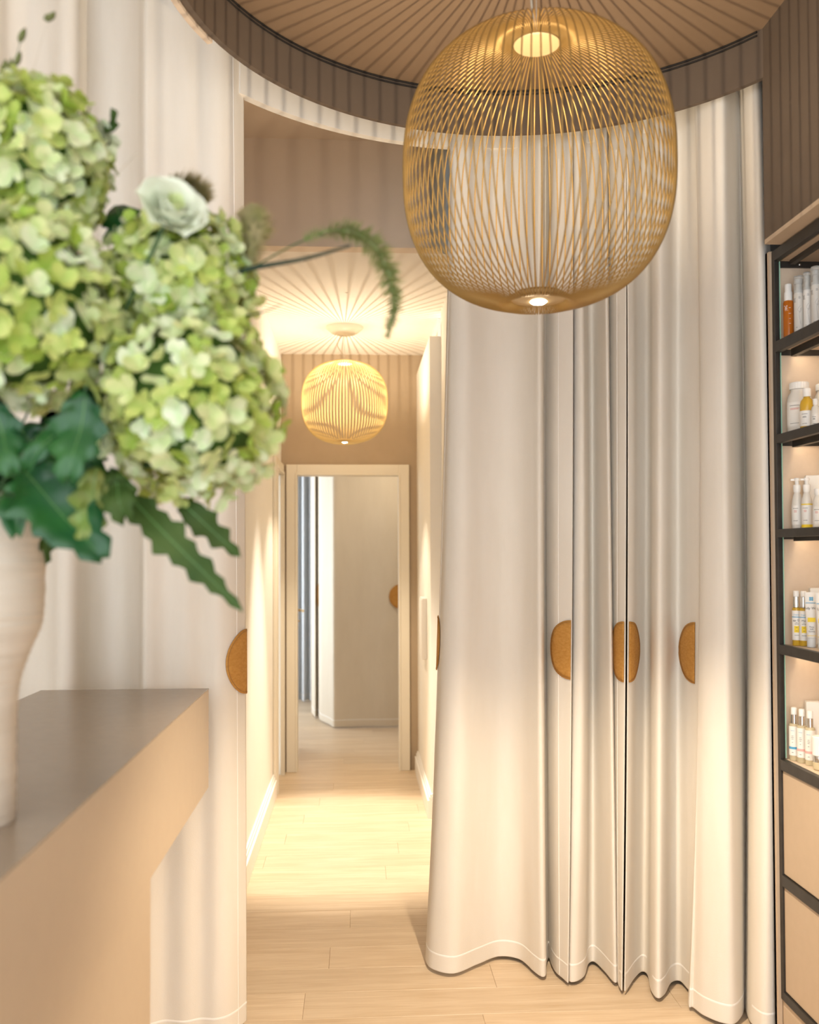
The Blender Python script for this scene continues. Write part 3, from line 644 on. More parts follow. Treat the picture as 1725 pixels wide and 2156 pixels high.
def airless_bottle(u, y_, z, r, h, label, body='frosted'):
    t = thing('pump_bottle', label, 'bottle', spot(u, y_, z), 'clear-capped bottles on the top shelf', -FACE)
    lathe_obj('body', [(r - 0.001, 0), (r, 0.002), (r, h * 0.70), (r - 0.001, h * 0.705)], body, t)
    lathe_obj('collar', [(r * 0.93, h * 0.706), (r * 0.93, h * 0.76), (r * 0.6, h * 0.765)], 'white_plastic', t)
    b = MB().lathe([(r * 0.45, h * 0.766), (r * 0.45, h * 0.86), (r * 0.62, h * 0.87), (r * 0.62, h * 0.93), (r * 0.5, h * 0.945)], n=20)
    b.box(-0.0035, 0.0035, -r * 0.95, 0, h * 0.895, h * 0.925); b.build('pump', 'white_plastic', t)
    lathe_obj('cap', [(r * 0.99, h * 0.715), (r * 0.985, h * 0.96), (r * 0.93, h * 0.99), (r * 0.6, h)], 'clear_plastic', t)
    put_text(t, 'pai', 0.013, 'ink_dark', r + 0.0004, h * 0.60, -0.9, True)
    lines(t, r + 0.0004, [(h * 0.645, 0.005, 'ink_dark'), (h * 0.625, 0.007, 'ink_dark')], 0.1)
    pts = [(0.003, 0.50), (-0.004, 0.44), (0.004, 0.40), (0.006, 0.47), (0.0, 0.38), (0.002, 0.28), (0.004, 0.2)]
    w = r + 0.0003
    MB().tube([(w * math.sin(x / w), -w * math.cos(x / w), h * q) for x, q in catmull(pts, 4)], 0.00022, 4).build('line_drawing', 'ink_dark', t)
    lines(t, r + 0.0004, [(h * 0.16, 0.004, 'ink_dark'), (h * 0.09, 0.008, 'ink_dark'), (h * 0.07, 0.007, 'ink_dark')], -0.5)
spray_bottle(1663.5, 2.918, 2.219, 'amber glass oil bottle with white cap on the top shelf')
airless_bottle(1686, 2.885, 2.219, 0.0150, 0.196, 'white bottle with clear cap beside the amber oil bottle')
airless_bottle(1704.5, 2.855, 2.219, 0.0125, 0.199, 'slim beige bottle with clear cap, second from the amber bottle', 'paper_label')
airless_bottle(1723, 2.815, 2.219, 0.0150, 0.205, 'tallest clear-capped bottle at the frame edge of top shelf')
def jar(u, y_, z, r, h, label, content='paper_label', grp=None, liquid='frosted'):
    t = thing('jar', label, 'jar', spot(u, y_, z), grp, -FACE)
    lathe_obj('body', [(r * 0.9, 0), (r, 0.005), (r, h * 0.62), (r * 0.92, h * 0.74), (r * 0.70, h * 0.82), (r * 0.70, h * 0.86)], liquid, t)
    b = MB(); n = 48; prof = []
    vs_, fs_ = [], []
    for z_, rr in ((h * 0.865, 0.80), (h * 0.985, 0.80), (h, 0.74)):
        for k in range(n):
            q = rr * r * (1 + (0.012 if k % 2 else -0.012)); a = 2 * PI * k / n; vs_.append((q * math.cos(a), q * math.sin(a), z_))
    for j in range(2):
        for k in range(n): fs_.append((j * n + k, j * n + (k + 1) % n, (j + 1) * n + (k + 1) % n, (j + 1) * n + k))
    fs_ += [tuple(range(n))[::-1], tuple(range(2 * n, 3 * n))]
    b.mesh(vs_, fs_).build('screw_lid', 'white_plastic', t)
    band_arc('label', r + 0.0006, h * 0.12, h * 0.60, 'paper_label', t)
    lines(t, r + 0.001, [(h * 0.53, r * 0.9, 'ink_dark'), (h * 0.475, r * 0.8, 'ink_red'), (h * 0.455, r * 0.75, 'ink_red'), (h * 0.18, r * 0.8, 'ink_dark')], -0.45)
jar(1684, 2.905, 1.922, 0.0365, 0.160, 'large white cream jar with ribbed white lid, second shelf')
jar(1735, 2.90, 1.922, 0.0280, 0.155, 'white jar cut off by the frame edge on the second shelf')
def oil_bottle(u, y_, z, r, h, label, liquid='yellow_oil', grp=None):
    t = thing('oil_bottle', label, 'bottle', spot(u, y_, z), grp, -FACE)
    lathe_obj('body', [(r * 0.9, 0), (r, 0.004), (r, h * 0.60), (r * 0.85, h * 0.70), (r * 0.45, h * 0.78), (r * 0.45, h * 0.80)], liquid, t)
    lathe_obj('cap', [(r * 0.58, h * 0.80), (r * 0.60, h * 0.98), (r * 0.52, h)], 'white_plastic', t)
    band_arc('label', r + 0.0006, h * 0.08, h * 0.45, 'paper_label', t)
    lines(t, r + 0.001, [(h * 0.37, r * 0.9, 'ink_dark'), (h * 0.31, r * 0.5, 'ink_dark'), (h * 0.29, r * 0.6, 'ink_dark'), (h * 0.14, r * 0.7, 'ink_dark')], -0.4)
oil_bottle(1700, 2.820, 1.922, 0.0205, 0.127, 'golden oil bottle with white cap before the cream jar')
oil_bottle(1718, 2.775, 1.922, 0.0125, 0.088, 'smallest white-capped bottle in front on the second shelf', 'frosted')
def dispenser(u, y_, z, r, h, label, liquid, pump=True, yellow=False):
    t = thing('dispenser_bottle', label, 'bottle', spot(u, y_, z), 'dispenser bottles on the third shelf', -FACE)
    lathe_obj('body', [(r * 0.92, 0), (r, 0.004), (r, h * 0.45), (r * 0.92, h * 0.56), (r * 0.70, h * 0.66), (r * 0.52, h * 0.71), (r * 0.52, h * 0.72)], liquid, t)
    lathe_obj('collar', [(r * 0.62, h * 0.72), (r * 0.70, h * 0.80), (r * 0.70, h * 0.86), (r * 0.5, h * 0.87)], 'white_plastic', t)
    if pump:
        b = MB().lathe([(r * 0.36, h * 0.871), (r * 0.36, h * 0.94), (r * 0.55, h * 0.945), (r * 0.55, h * 0.985), (r * 0.45, h)], n=20)
        b.box(-r * 1.1, 0, -r * 0.2, r * 0.2, h * 0.95, h * 0.985); b.build('pump', 'white_plastic', t)
    band_arc('label', r + 0.0006, h * 0.08, h * 0.46, 'paper_label', t)
    if yellow:
        band_arc('yellow_band', r + 0.0008, h * 0.462, h * 0.485, 'ink_yellow', t); band_arc('yellow_band', r + 0.0008, h * 0.02, h * 0.078, 'ink_yellow', t)
    lines(t, r + 0.001, [(h * 0.40, r * 1.0, 'ink_dark'), (h * 0.355, r * 0.55, 'ink_red'), (h * 0.33, r * 0.5, 'ink_red'), (h * 0.16, r * 0.8, 'ink_dark')], -0.35)
dispenser(1676.5, 2.912, 1.622, 0.0165, 0.160, 'clear pump dispenser next to the post on the third shelf', 'frosted')
dispenser(1697, 2.872, 1.622, 0.0160, 0.158, 'pump dispenser with two yellow bands, middle of the third shelf', 'frosted', True, True)
dispenser(1721, 2.820, 1.622, 0.0165, 0.140, 'bottle with plain cap at the frame edge of the third shelf', 'frosted', False)
def baby_bottle(u, y_, z, label, words):
    r, h = 0.0125, 0.170
    t = thing('lotion_bottle', label, 'bottle', spot(u, y_, z), None, -FACE)
    lathe_obj('body', [(r * 0.95, 0), (r, 0.003), (r, h * 0.66), (r * 0.9, h * 0.69), (r * 0.6, h * 0.70)], 'yellow_oil', t)
    lathe_obj('chrome_collar', [(r * 0.72, h * 0.70), (r * 0.72, h * 0.89), (r * 0.5, h * 0.895)], 'chrome', t)
    lathe_obj('cap', [(r * 0.70, h * 0.896), (r * 0.70, h * 0.99), (r * 0.6, h)], 'white_plastic', t)
    band_arc('label', r + 0.0006, h * 0.10, h * 0.64, 'paper_label', t)
    band_arc('blue_stripe', r + 0.0009, h * 0.515, h * 0.53, 'ink_blue', t, 1.3); band_arc('yellow_block', r + 0.0009, h * 0.24, h * 0.36, 'ink_yellow', t, 0.55)
    put_text(t, 'Organic', 0.0062, 'ink_blue', r + 0.0011, h * 0.565); put_text(t, words, 0.0085, 'ink_dark', r + 0.0011, h * 0.46); lines(t, r + 0.0012, [(h * 0.42, 0.006, 'ink_dark'), (h * 0.395, 0.012, 'ink_dark'), (h * 0.33, 0.006, 'ink_dark'), (h * 0.27, 0.005, 'ink_dark'), (h * 0.19, 0.014, 'ink_dark')])
baby_bottle(1671.5, 2.905, 1.258, 'oil bottle with chrome collar next to post, fourth shelf', 'age Oil')
baby_bottle(1687, 2.885, 1.258, 'second chrome-collared oil bottle, half hidden on the fourth shelf', 'Mar')
def tube_pack(u, y_, z, label, words):
    w, h, d = 0.0185, 0.168, 0.013
    t = thing('lotion_tube', label, 'tube', spot(u, y_, z), 'squeeze tubes on the fourth shelf', -FACE)
    lathe_obj('cap', [(0.0125, 0), (0.0135, 0.002), (0.0135, 0.028), (0.012, 0.029)], 'grey_tube', t)
    rows = []
    for k in range(9):
        q = k / 8; z_ = 0.0292 + (h - 0.0292) * q; a = 0.0135 + (w - 0.0135) * min(1, q * 1.3); b_ = d * (1 - q) ** 0.6 + 0.0008
        rows.append([(a * math.cos(2 * PI * j / 20), b_ * math.sin(2 * PI * j / 20), z_) for j in range(21)])
    o = MB().grid(rows).mesh(rows[-1][:20], [tuple(range(20))]).mesh(rows[0][:20], [tuple(range(20))[::-1]]).build('body', 'paper_label', t); auto_smooth(o, 60)
    def flat(body, size, m, z_):
        q = (z_ - 0.0292) / (h - 0.0292); dep = d * (1 - q) ** 0.6 + 0.0016
        o2 = inst('print', text_me(body, size, m), t); o2.location = (0, -dep, z_)
    flat(words, 0.0105, 'ink_dark', h * 0.71); flat('Pure\nSoft\nGentle', 0.0068, 'ink_dark', h * 0.33)
    for nm, m, z0, z1, hw in (('blue_stripe', 'ink_blue', 0.80, 0.812, 0.016), ('yellow_block', 'ink_yellow', 0.46, 0.54, 0.011), ('yellow_stripe', 'ink_yellow', 0.21, 0.217, 0.0135)):
        q = (h * z0 - 0.0292) / (h - 0.0292); dep = d * (1 - max(q, 0)) ** 0.6 + 0.0012
        MB().box(-hw, hw, -dep - 0.0004, -dep + 0.0008, h * z0, h * z1).build(nm, m, t)
    b = MB(); q = (h * 0.88 - 0.0292) / (h - 0.0292); dep = d * (1 - q) ** 0.6 + 0.0014
    for a in range(4):
        x, zz = 0.0042 * math.cos(a * PI / 2 + PI / 4), 0.0042 * math.sin(a * PI / 2 + PI / 4)
        b.mesh([(x + 0.0032 * math.cos(k * PI / 4), -dep, h * 0.88 + zz + 0.0032 * math.sin(k * PI / 4)) for k in range(8)], [tuple(range(8))])
    b.build('clover_logo', 'ink_blue', t)
    flat('Baby', 0.0068, 'ink_dark', h * 0.495)
tube_pack(1703, 2.845, 1.258, 'white squeeze tube printed with body wash lettering', 'Body Wash')
tube_pack(1726, 2.795, 1.258, 'second white squeeze tube at the frame edge, fourth shelf', 'Lotion')
def carton(u, y_, z, w, d, h, label):
    t = thing('carton', label, 'box', spot(u, y_, z), None, -0.3)
    MB().box(-w / 2, w / 2, -d / 2, d / 2, 0, h).build('box', 'paper_label', t, bevel=0.0015)
    MB().box(-w / 2 + 0.002, w / 2 - 0.002, -d / 2 + 0.002, d / 2 - 0.002, h + 0.0003, h + 0.0016).build('lid_flap', 'white_plastic', t)
carton(1726, 2.928, 1.258, 0.075, 0.035, 0.176, 'white carton standing behind the squeeze tubes')
def serum(u, y_, z, label, bandm, h=0.165, r=0.0150):
    t = thing('serum_bottle', label, 'bottle', spot(u, y_, z), 'serum bottles on the fifth shelf', -FACE)
    lathe_obj('body', [(r * 0.95, 0), (r, 0.003), (r, h * 0.66), (r * 0.9, h * 0.69), (r * 0.5, h * 0.70)], 'pale_oil', t)
    lathe_obj('chrome_collar', [(r * 0.62, h * 0.70), (r * 0.62, h * 0.86), (r * 0.45, h * 0.865)], 'chrome', t)
    lathe_obj('cap', [(r * 0.60, h * 0.866), (r * 0.60, h * 0.985), (r * 0.5, h)], 'white_plastic', t)
    band_arc('label', r + 0.0006, h * 0.10, h * 0.65, 'paper_label', t); band_arc('colour_stripe', r + 0.0009, h * 0.22, h * 0.265, bandm, t, 1.3)
    lines(t, r + 0.0011, [(h * 0.57, 0.012, 'ink_blue'), (h * 0.47, 0.006, 'ink_dark'), (h * 0.44, 0.008, 'ink_dark'), (h * 0.41, 0.006, 'ink_dark'), (h * 0.35, 0.004, 'ink_dark'), (h * 0.16, 0.006, 'ink_dark')], -0.35)
serum(1663.5, 2.925, 0.897, 'serum bottle with blue stripe next to the post, fifth shelf', 'ink_blue')
serum(1680, 2.892, 0.897, 'serum bottle with pink stripe, middle of the fifth shelf', 'ink_pink')
serum(1697, 2.855, 0.897, 'serum bottle with pale label, third on the fifth shelf', 'ink_pink')
jt = thing('cream_jar', 'white-bodied jar with chrome band and glass base at frame edge', 'jar', spot(1717, 2.790, 0.897), None, -FACE)
lathe_obj('glass_base', [(0.016, 0), (0.0205, 0.004), (0.021, 0.022), (0.0195, 0.0235)], 'pale_oil', jt); lathe_obj('chrome_band', [(0.0195, 0.0237), (0.0195, 0.041), (0.0190, 0.042)], 'chrome', jt)
lathe_obj('white_top', [(0.0195, 0.0422), (0.0215, 0.0445), (0.0215, 0.098), (0.0195, 0.1005)], 'white_plastic', jt)
carton(1724, 2.928, 1.622, 0.085, 0.03, 0.168, 'white carton behind the dispensers on the third shelf')
carton(1718, 2.925, 0.897, 0.085, 0.035, 0.180, 'white carton behind the serum bottles on the fifth shelf')

# ------------------------------------------------------------------ vase and bouquet
VY = 1.50
vp = on_y(-66, 1735, VY); VX = vp.x
vz = thing('vase', 'tall pale ribbed ceramic vase on the counter', 'vase', (VX, VY, HZ))
prof = [(0.062, 0.0), (0.066, 0.004), (0.067, 0.05), (0.067, 0.12), (0.068, 0.17), (0.073, 0.215), (0.088, 0.262), (0.103, 0.298), (0.107, 0.33), (0.109, 0.40), (0.111, 0.47), (0.112, 0.495)]
pr2 = [(r + 0.0008 * math.sin(z * 520), z) for r, z in catmull(prof, 8)]
pr2 += [(0.1095, 0.4985), (0.106, 0.495), (0.103, 0.46), (0.10, 0.34), (0.06, 0.2), (0.02, 0.19)]
o = MB().lathe(pr2, n=56).build('body', 'vase_ceramic', vz, smooth=True)

# hydrangeas: every floret its own piece
def floret_mesh(seed):
    rnd = random.Random(seed); b = MB()
    for k in range(4):
        a = k * PI / 2 + rnd.uniform(-0.2, 0.2); L = rnd.uniform(0.015, 0.0205); w = L * rnd.uniform(0.46, 0.60); lift = rnd.uniform(0.25, 1.05); curl = rnd.uniform(-0.4, 0.9); tw = rnd.uniform(-0.3, 0.3)
        rows = []
        for i, (q, ww) in enumerate(((0.05, 0.18), (0.32, 0.80), (0.68, 1.0), (1.0, 0.45))):
            rw = []
            for s_ in (-1, 0, 1):
                x = q * L - (0.06 * L if (s_ and i == 3) else 0); yv = s_ * w * ww; z = lift * q * L - curl * q * q * L * 0.5 + (0.22 * w * ww if s_ else 0) + tw * yv * q
                rw.append((x * math.cos(a) - yv * math.sin(a), x * math.sin(a) + yv * math.cos(a), z))
            rows.append(rw)
        b.grid(rows)
    b.mesh([(0.002 * math.cos(k * PI / 3), 0.002 * math.sin(k * PI / 3), 0.0015) for k in range(6)] + [(0, 0, 0.004)], [(k, (k + 1) % 6, 6) for k in range(6)])
    me = b.me('floret', 'petal', smooth=True, fix=False); return me
FLO = [floret_mesh(k) for k in range(12)]
def hydrangea(label, u, v, yy, rx, rz, n, ry=None, hide_below=None):
    p = on_y(u, v, yy); root = thing('hydrangea', label, 'flower', tuple(p), 'hydrangea heads in the bouquet')
    ry = ry or rx
    ic = MB(); rings = []
    for i in range(11):
        t = -PI / 2 + PI * i / 10; rings.append((max(0.78 * math.cos(t), 0.01), 0.78 * math.sin(t)))
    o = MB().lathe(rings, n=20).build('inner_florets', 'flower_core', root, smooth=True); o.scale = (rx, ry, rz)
    rnd = random.Random(u * 7 + v)
    for k in range(n):
        zc = 1 - 2 * (k + 0.5) / n; a = k * 2.399963; r = math.sqrt(1 - zc * zc)
        d = Vector((r * math.cos(a), r * math.sin(a), zc)); nn = Vector((d.x / rx, d.y / ry, d.z / rz)).normalized()
        q = rnd.uniform(0.84, 1.03); pos = Vector((d.x * rx * q, d.y * ry * q, d.z * rz * q))
        dirn = (nn + Vector((rnd.uniform(-.55, .55), rnd.uniform(-.55, .55), rnd.uniform(-.35, .65)))).normalized()
        M = Matrix.Translation(pos) @ dirn.to_track_quat('Z', 'Y').to_matrix().to_4x4() @ Matrix.Rotation(rnd.uniform(0, 6.28), 4, 'Z') @ Matrix.Scale(rnd.uniform(0.88, 1.28), 4)
        inst('floret', FLO[rnd.randrange(12)], root, M)
    # stem down to the vase
    e = Vector((VX, VY, HZ + 0.42)) - p
    MB().tube(catmull([(0, 0, -rz * 0.5), tuple(e * 0.5 + Vector((0, 0, -0.02))), tuple(e)], 6), 0.0045, 6).build('stem', 'stem_green', root)
    return root
hydrangea('pale green hydrangea head at the top left of the bouquet', 55, 345, 1.47, 0.120, 0.124, 285)
hydrangea('green hydrangea head at the left frame edge over the vase', 50, 650, 1.40, 0.142, 0.140, 298)
hydrangea('smaller pale hydrangea head under the white rose', 385, 590, 1.52, 0.112, 0.112, 270)
hydrangea('large round hydrangea head low on the bouquet\'s right', 402, 850, 1.46, 0.138, 0.145, 298)
hydrangea('hydrangea head mostly cut off by the left frame edge', -150, 480, 1.52, 0.125, 0.125, 220)

# leaves
def leaf_mesh(L, Wd, teeth, lobes, bend, fold, m, seed=0, narrow=False):
    rnd = random.Random(seed); b = MB(); n = teeth * 4; rows = []
    for i in range(n + 1):
        q = i / n
        w = math.sin(PI * min(1, q ** 0.62)) ** (0.8 if not narrow else 1.0) * Wd * (1 + 0.15 * math.sin(q * 23 + seed))
        ph = (q * teeth) % 1.0
        tooth = (1.0 - 0.45 * ph) if not lobes else (0.60 + 0.40 * abs(math.sin(PI * q * teeth + 0.5)))
        w = w * tooth + 0.0012
        if q > 0.985: w = 0.0008
        z = -bend * q * q * L; x = q * L
        sw = 0.008 * math.sin(q * 7 + seed)
        rows.append([(x + (0.012 * (1 - ph) if not lobes else 0.02) * (1 if q < 0.98 else 0), -w, z + fold * w + sw), (x, -w * 0.5, z + fold * w * 0.35 + sw), (x, 0, z + sw), (x, w * 0.5, z + fold * w * 0.35 + sw), (x + (0.012 * (1 - ph) if not lobes else 0.02) * (1 if q < 0.98 else 0), w, z + fold * w + sw)])
    return b.grid(rows), rows
def leaf(parent, p, tip, up, Wd, teeth, lobes, bend, fold, m, seed=0, narrow=False):
    p, tip = Vector(p), Vector(tip); L = (tip - p).length; b, rows = leaf_mesh(L, Wd, teeth, lobes, bend, fold, m, seed, narrow)
    x = (tip + Vector((0, 0, bend * L * 0.6)) - p).normalized(); z = (Vector(up) - x * x.dot(Vector(up))).normalized(); y_ = z.cross(x)
    R3 = Matrix((x, y_, z)).transposed().to_4x4()
    o = b.build('leaf', m, parent, smooth=True, fix=False); o.matrix_local = Matrix.Translation(p - parent.location) @ R3
    s_ = o.modifiers.new('thickness', 'SOLIDIFY'); s_.thickness = 0.0006
    MB().tube([(r[2][0], 0, r[2][2] + 0.0006) for r in rows[::2]], [0.0013 * (1 - 0.8 * i / (len(rows[::2]))) for i in range(len(rows[::2]))], 5).build('midrib', 'vein', o)
    return o
def sprig(label, base_uv, y0_, leaves, cat='foliage'):
    p = on_y(*base_uv, y0_); root = thing('leaf_sprig', label, cat, tuple(p), 'leafy sprigs in the bouquet')
    e = Vector((VX, VY, HZ + 0.44)) - p
    MB().tube(catmull([(0, 0, 0), tuple(e * 0.5 + Vector((0, 0, 0.02))), tuple(e)], 6), 0.003, 6).build('stem', 'stem_green', root)
    for (u0, v0, ya, u1, v1, yb, up, Wd, teeth, lobes, bend, fold, m, seed, nar) in leaves:
        leaf(root, on_y(u0, v0, ya), on_y(u1, v1, yb), up, Wd, teeth, lobes, bend, fold, m, seed, nar)
    return root
sprig('broad glossy dark leaves drooping over the vase rim', (60, 1000), 1.42, [
    (40, 985, 1.40, 185, 1170, 1.33, (0.1, -1, 0.55), 0.060, 5, True, 0.25, 0.25, 'leaf_dark', 1, False),
    (35, 1010, 1.42, 30, 1110, 1.36, (0.1, -1, 0.4), 0.030, 4, True, 0.1, 0.25, 'leaf_dark', 4, False)])
sprig('teal lobed leaf hanging between the hydrangea heads', (150, 850), 1.36, [
    (185, 815, 1.33, 145, 1005, 1.30, (0.0, -1, 0.25), 0.040, 4, True, 0.1, 0.2, 'leaf_dark', 2, False),
    (150, 870, 1.33, 60, 985, 1.31, (0.0, -1, 0.3), 0.020, 4, True, 0.1, 0.2, 'leaf_dark', 3, False),
    (-20, 830, 1.34, 20, 990, 1.31, (0.0, -1, 0.25), 0.030, 4, True, 0.1, 0.2, 'leaf_dark', 8, False)])
sprig('two long serrated dark leaves reaching right below the blooms', (275, 1035), 1.44, [
    (262, 1035, 1.42, 500, 1290, 1.36, (-0.55, -0.75, 0.6), 0.028, 8, False, 0.05, 0.30, 'leaf_olive', 5, True),
    (372, 1048, 1.46, 503, 1175, 1.44, (-0.55, -0.75, 0.6), 0.023, 5, False, 0.05, 0.30, 'leaf_olive', 6, True)])
sprig('olive and rust lobed leaf under the big hydrangea', (215, 1010), 1.41, [
    (205, 985, 1.38, 180, 1130, 1.36, (0.2, -1, 0.4), 0.028, 4, True, 0.1, 0.2, 'leaf_rust', 7, False),
    (235, 985, 1.37, 258, 1085, 1.35, (-0.2, -1, 0.5), 0.030, 4, True, 0.1, 0.2, 'leaf_olive', 9, False)])
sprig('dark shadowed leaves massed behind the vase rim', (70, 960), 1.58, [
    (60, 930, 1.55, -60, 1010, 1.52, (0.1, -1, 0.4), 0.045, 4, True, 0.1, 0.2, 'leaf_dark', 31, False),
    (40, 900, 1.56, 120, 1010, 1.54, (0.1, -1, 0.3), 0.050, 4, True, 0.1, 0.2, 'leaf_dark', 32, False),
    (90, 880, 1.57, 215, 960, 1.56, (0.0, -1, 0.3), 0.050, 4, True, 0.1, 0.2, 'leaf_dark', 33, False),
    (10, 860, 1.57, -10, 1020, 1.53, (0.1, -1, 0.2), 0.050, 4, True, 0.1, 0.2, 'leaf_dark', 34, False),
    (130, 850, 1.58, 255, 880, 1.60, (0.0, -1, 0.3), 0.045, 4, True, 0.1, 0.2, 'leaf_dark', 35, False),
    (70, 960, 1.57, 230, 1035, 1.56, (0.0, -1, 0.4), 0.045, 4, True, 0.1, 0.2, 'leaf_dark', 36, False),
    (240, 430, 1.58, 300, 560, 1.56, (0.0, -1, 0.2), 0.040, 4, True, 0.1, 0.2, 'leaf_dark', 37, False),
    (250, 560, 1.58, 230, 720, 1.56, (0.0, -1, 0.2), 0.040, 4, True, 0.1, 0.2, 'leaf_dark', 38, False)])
sprig('small curled olive leaf hanging at the vase rim', (80, 1080), 1.46, [
    (85, 1095, 1.50, 98, 1190, 1.50, (0.6, -0.8, 0.1), 0.014, 4, False, 0.1, 0.5, 'leaf_olive', 11, False)])

# white rose
rp = on_y(352, 462, 1.40); rose = thing('white_rose', 'open greenish white rose between the hydrangea heads', 'flower', tuple(rp))
rdir = Vector((0.45, -0.80, 0.40)).normalized(); RQ = rdir.to_track_quat('Z', 'Y').to_matrix().to_4x4()
for ring, (n, r0, hh, open_) in enumerate(((2, 0.005, 0.050, 0.0), (3, 0.011, 0.052, 0.05), (3, 0.017, 0.053, 0.1), (4, 0.023, 0.053, 0.2), (5, 0.029, 0.052, 0.3), (5, 0.035, 0.050, 0.45), (6, 0.041, 0.046, 0.65))):
    for k in range(n):
        rows = []
        for i in range(6):
            q = i / 5; rw = []
            for j in range(7):
                s_ = (j - 3) / 3; hw = (1.25 if ring else 1.5) * (2 * PI / n) * 0.5
                ang = s_ * hw * (0.45 + 0.55 * math.sin(PI * min(q * 0.62 + 0.12, 1)))
                rr = r0 * (0.35 + 0.65 * math.sin(q * PI / 2)) + open_ * 0.022 * q * q + (0.004 * q * q if abs(s_) > 0.9 else 0)
                zz = hh * q * (1 - 0.18 * s_ * s_ * q) - open_ * 0.012 * q ** 3
                rw.append((rr * math.cos(ang), rr * math.sin(ang), zz))
            rows.append(rw)
        o = MB().grid(rows).build('petal', 'rose_inner' if ring < 2 else 'rose_petal', rose, smooth=True, fix=False)
        o.matrix_local = RQ @ Matrix.Rotation(2 * PI * (k + 0.37 * ring) / n, 4, 'Z') @ Matrix.Scale(0.92, 4)
e = Vector((VX, VY, HZ + 0.44)) - rp
MB().tube(catmull([(0, 0, 0), tuple(e * 0.4 + Vector((0, 0, -0.05))), tuple(e)], 6), 0.003, 6).build('stem', 'stem_green', rose)
MB().lathe([(0.004, -0.012), (0.012, -0.004), (0.014, 0.004)], n=12).build('calyx', 'stem_green', rose).matrix_local = RQ

# bristly grass heads
def bristles(path, rad, n, seed, blen, tan=0.35, w=0.0006):
    rnd = random.Random(seed); P = [Vector(p) for p in catmull(path, 8)]; b = MB()
    for k in range(n):
        f = rnd.random() * (len(P) - 1.001); i = int(f); p = P[i].lerp(P[i + 1], f - i); t = (P[i + 1] - P[i]).normalized()
        a = rnd.uniform(0, 2 * PI); o1 = t.orthogonal().normalized(); o2 = t.cross(o1); d = (o1 * math.cos(a) + o2 * math.sin(a) + t * tan).normalized()
        env = math.sin(PI * min(0.97, max(0.12, f / (len(P) - 1)))) ** 0.5
        L = blen * rnd.uniform(0.6, 1.15) * env; s_ = t.cross(d).normalized() * w * rnd.uniform(0.7, 1.5)
        q0 = p + d * rad * 0.4 * env
        b.mesh([q0 - s_, q0 + s_, q0 + d * L * 0.6 + s_ * 0.8, q0 + d * L, q0 + d * L * 0.6 - s_ * 0.8], [(0, 1, 2, 3, 4)])
    return b
def grass(name, label, stem_uv, spike_uv, rad, n, blen, m, seed, tan=0.35, w=0.0007):
    pts = [on_y(*q) for q in stem_uv]; root = thing(name, label, 'grass', tuple(pts[0]), 'dried grass heads in the bouquet')
    o0 = pts[0]
    MB().tube(catmull([tuple(p - o0) for p in pts], 8), 0.0014, 5).build('stem', 'stem_green', root)
    sp = [tuple(on_y(*q) - o0) for q in spike_uv]
    MB().tube(catmull(sp, 8), rad * 0.35, 6).build('spike_core', m, root, smooth=True)
    o = bristles(sp, rad, n, seed, blen, tan, w).build('bristles', m, root, fix=False); o['kind'] = 'stuff'
    return root
grass('foxtail_grass', 'arching green foxtail grass spike bending over to the right', [(470, 610, 1.5), (540, 560, 1.5), (620, 515, 1.5), (680, 492, 1.5)],
      [(640, 505, 1.5), (690, 486, 1.5), (745, 490, 1.49), (790, 520, 1.48), (818, 575, 1.47), (830, 640, 1.46), (815, 712, 1.46)], 0.006, 700, 0.025, 'grass_green', 3, 0.3, 0.0019)
grass('bunny_tail_grass', 'fluffy upright grass head in front of the corridor opening', [(470, 640, 1.5), (505, 580, 1.5), (522, 545, 1.5)],
      [(522, 560, 1.5), (535, 510, 1.5), (537, 470, 1.5), (528, 440, 1.5)], 0.020, 950, 0.028, 'grass_tan', 5, 0.45, 0.0022)
grass('bunny_tail_grass', 'fluffy grass head leaning behind the white rose', [(330, 470, 1.52), (370, 420, 1.54)],
      [(352, 392, 1.55), (385, 392, 1.55), (415, 402, 1.55), (425, 425, 1.55)], 0.020, 800, 0.028, 'grass_tan', 6, 0.3, 0.0022)
def twig(name, label, uv, r, m, cat='twig'):
    pts = [on_y(*q) for q in uv]; root = thing(name, label, cat, tuple(pts[0])); P = catmull([tuple(p - pts[0]) for p in pts], 8)
    MB().tube(P, [r * (1 - 0.6 * i / len(P)) for i in range(len(P))], 6).build('stem', m, root, smooth=True); return root, pts
t, p = twig('twig', 'straight dark stem pointing right under the foxtail', [(430, 600, 1.50), (523, 567, 1.47), (640, 545, 1.44), (738, 517, 1.41)], 0.0048, 'stem_dark')
t, p = twig('twig', 'short dark twig sticking out of the hydrangea', [(520, 665, 1.46), (560, 655, 1.45), (592, 641, 1.44)], 0.0014, 'stem_dark')
t, p = twig('twig', 'thin pale twig above the upper hydrangea head', [(225, 390, 1.5), (262, 350, 1.5), (292, 320, 1.5)], 0.0009, 'cable')
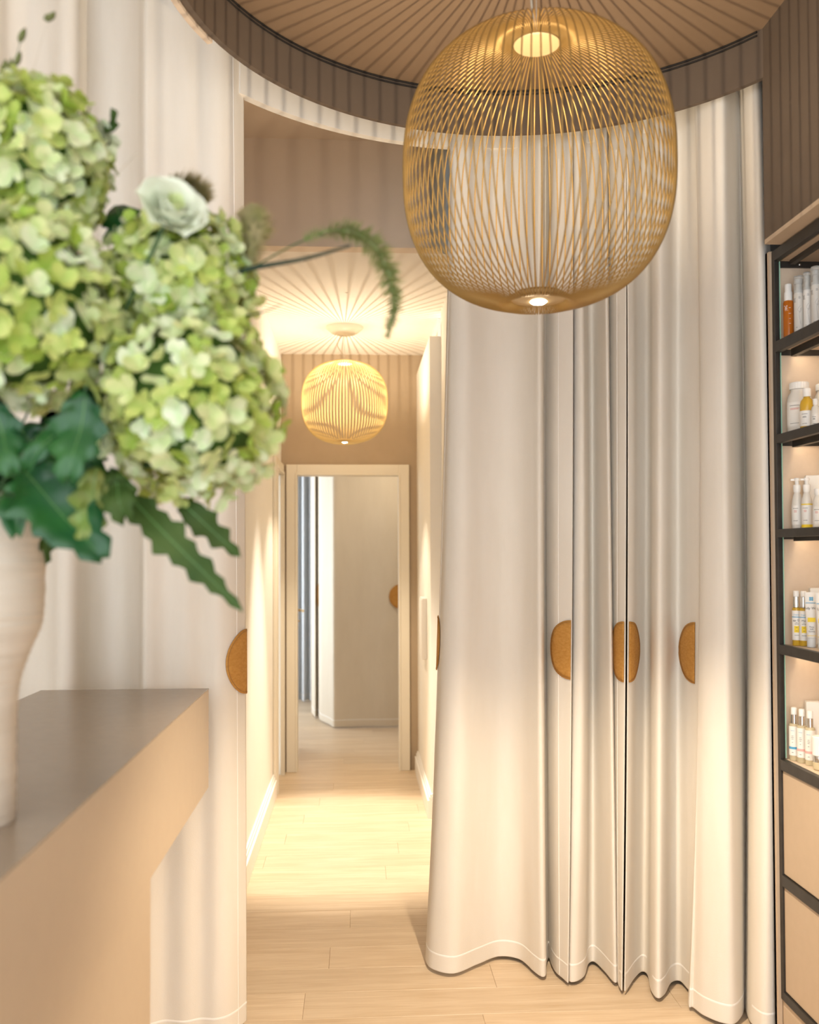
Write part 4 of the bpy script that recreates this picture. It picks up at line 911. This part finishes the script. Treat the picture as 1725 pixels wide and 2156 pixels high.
# thistle with a leaf
tp = on_y(205, 287, 1.49); th = thing('thistle', 'grey green thistle head with one upright leaf', 'flower', tuple(tp))
o = MB().lathe([(0.004, -0.022), (0.016, -0.016), (0.022, -0.002), (0.020, 0.010), (0.012, 0.018), (0.003, 0.021)], n=18).build('seed_head', 'thistle', th, smooth=True)
sb = MB(); rnd = random.Random(9)
for k in range(260):
    d = Vector((rnd.gauss(0, 1), rnd.gauss(0, 1), rnd.gauss(0.2, 1))).normalized(); q = d * 0.018; s_ = d.orthogonal().normalized() * 0.0011
    sb.mesh([q - s_, q + s_, q + d * rnd.uniform(0.006, 0.012)], [(0, 1, 2)])
o = sb.build('spines', 'thistle', th, fix=False); o['kind'] = 'stuff'
leaf(th, on_y(222, 285, 1.48), on_y(250, 236, 1.47), (-0.3, -1, 0.3), 0.0105, 3, False, 0.0, 0.4, 'leaf_olive', 21)
leaf(th, on_y(185, 278, 1.48), on_y(160, 252, 1.47), (0.3, -1, 0.3), 0.009, 3, False, 0.0, 0.4, 'leaf_olive', 22)
e = Vector((VX, VY, HZ + 0.44)) - tp
MB().tube(catmull([(0, 0, -0.02), tuple(e * 0.4 + Vector((0.02, 0.06, 0))), tuple(e)], 6), 0.002, 6).build('stem', 'stem_green', th)
# budding branch top left
bp_ = [(20, 260, 1.5), (22, 170, 1.5), (40, 100, 1.49), (46, 72, 1.49)]
t, p = twig('budding_branch', 'thin branch with small dark buds rising at top left', bp_, 0.0011, 'stem_green', 'branch')
t2, p2 = twig('budding_branch', 'tiny brown bud sprig near the top frame edge', [(60, 190, 1.5), (85, 95, 1.5), (102, 42, 1.49)], 0.0004, 'cable', 'branch')
def bud(root, u0, v0, u1, v1, r):
    a, b_ = on_y(u0, v0, 1.485), on_y(u1, v1, 1.485); d = b_ - a; L = d.length
    o = MB().lathe([(r * 0.15, 0), (r * 0.8, L * 0.2), (r, L * 0.45), (r * 0.7, L * 0.75), (r * 0.1, L)], n=10).build('bud', 'bud_brown', root, smooth=True)
    o.matrix_local = Matrix.Translation(a - root.location) @ d.to_track_quat('Z', 'Y').to_matrix().to_4x4()
for q in ((10, 180, 12, 125, 0.009), (22, 178, 24, 122, 0.007), (32, 140, 44, 108, 0.005), (40, 90, 54, 58, 0.0055)): bud(t, *q)
for q in ((92, 40, 114, 34, 0.006), (104, 42, 116, 24, 0.005)): bud(t2, *q)
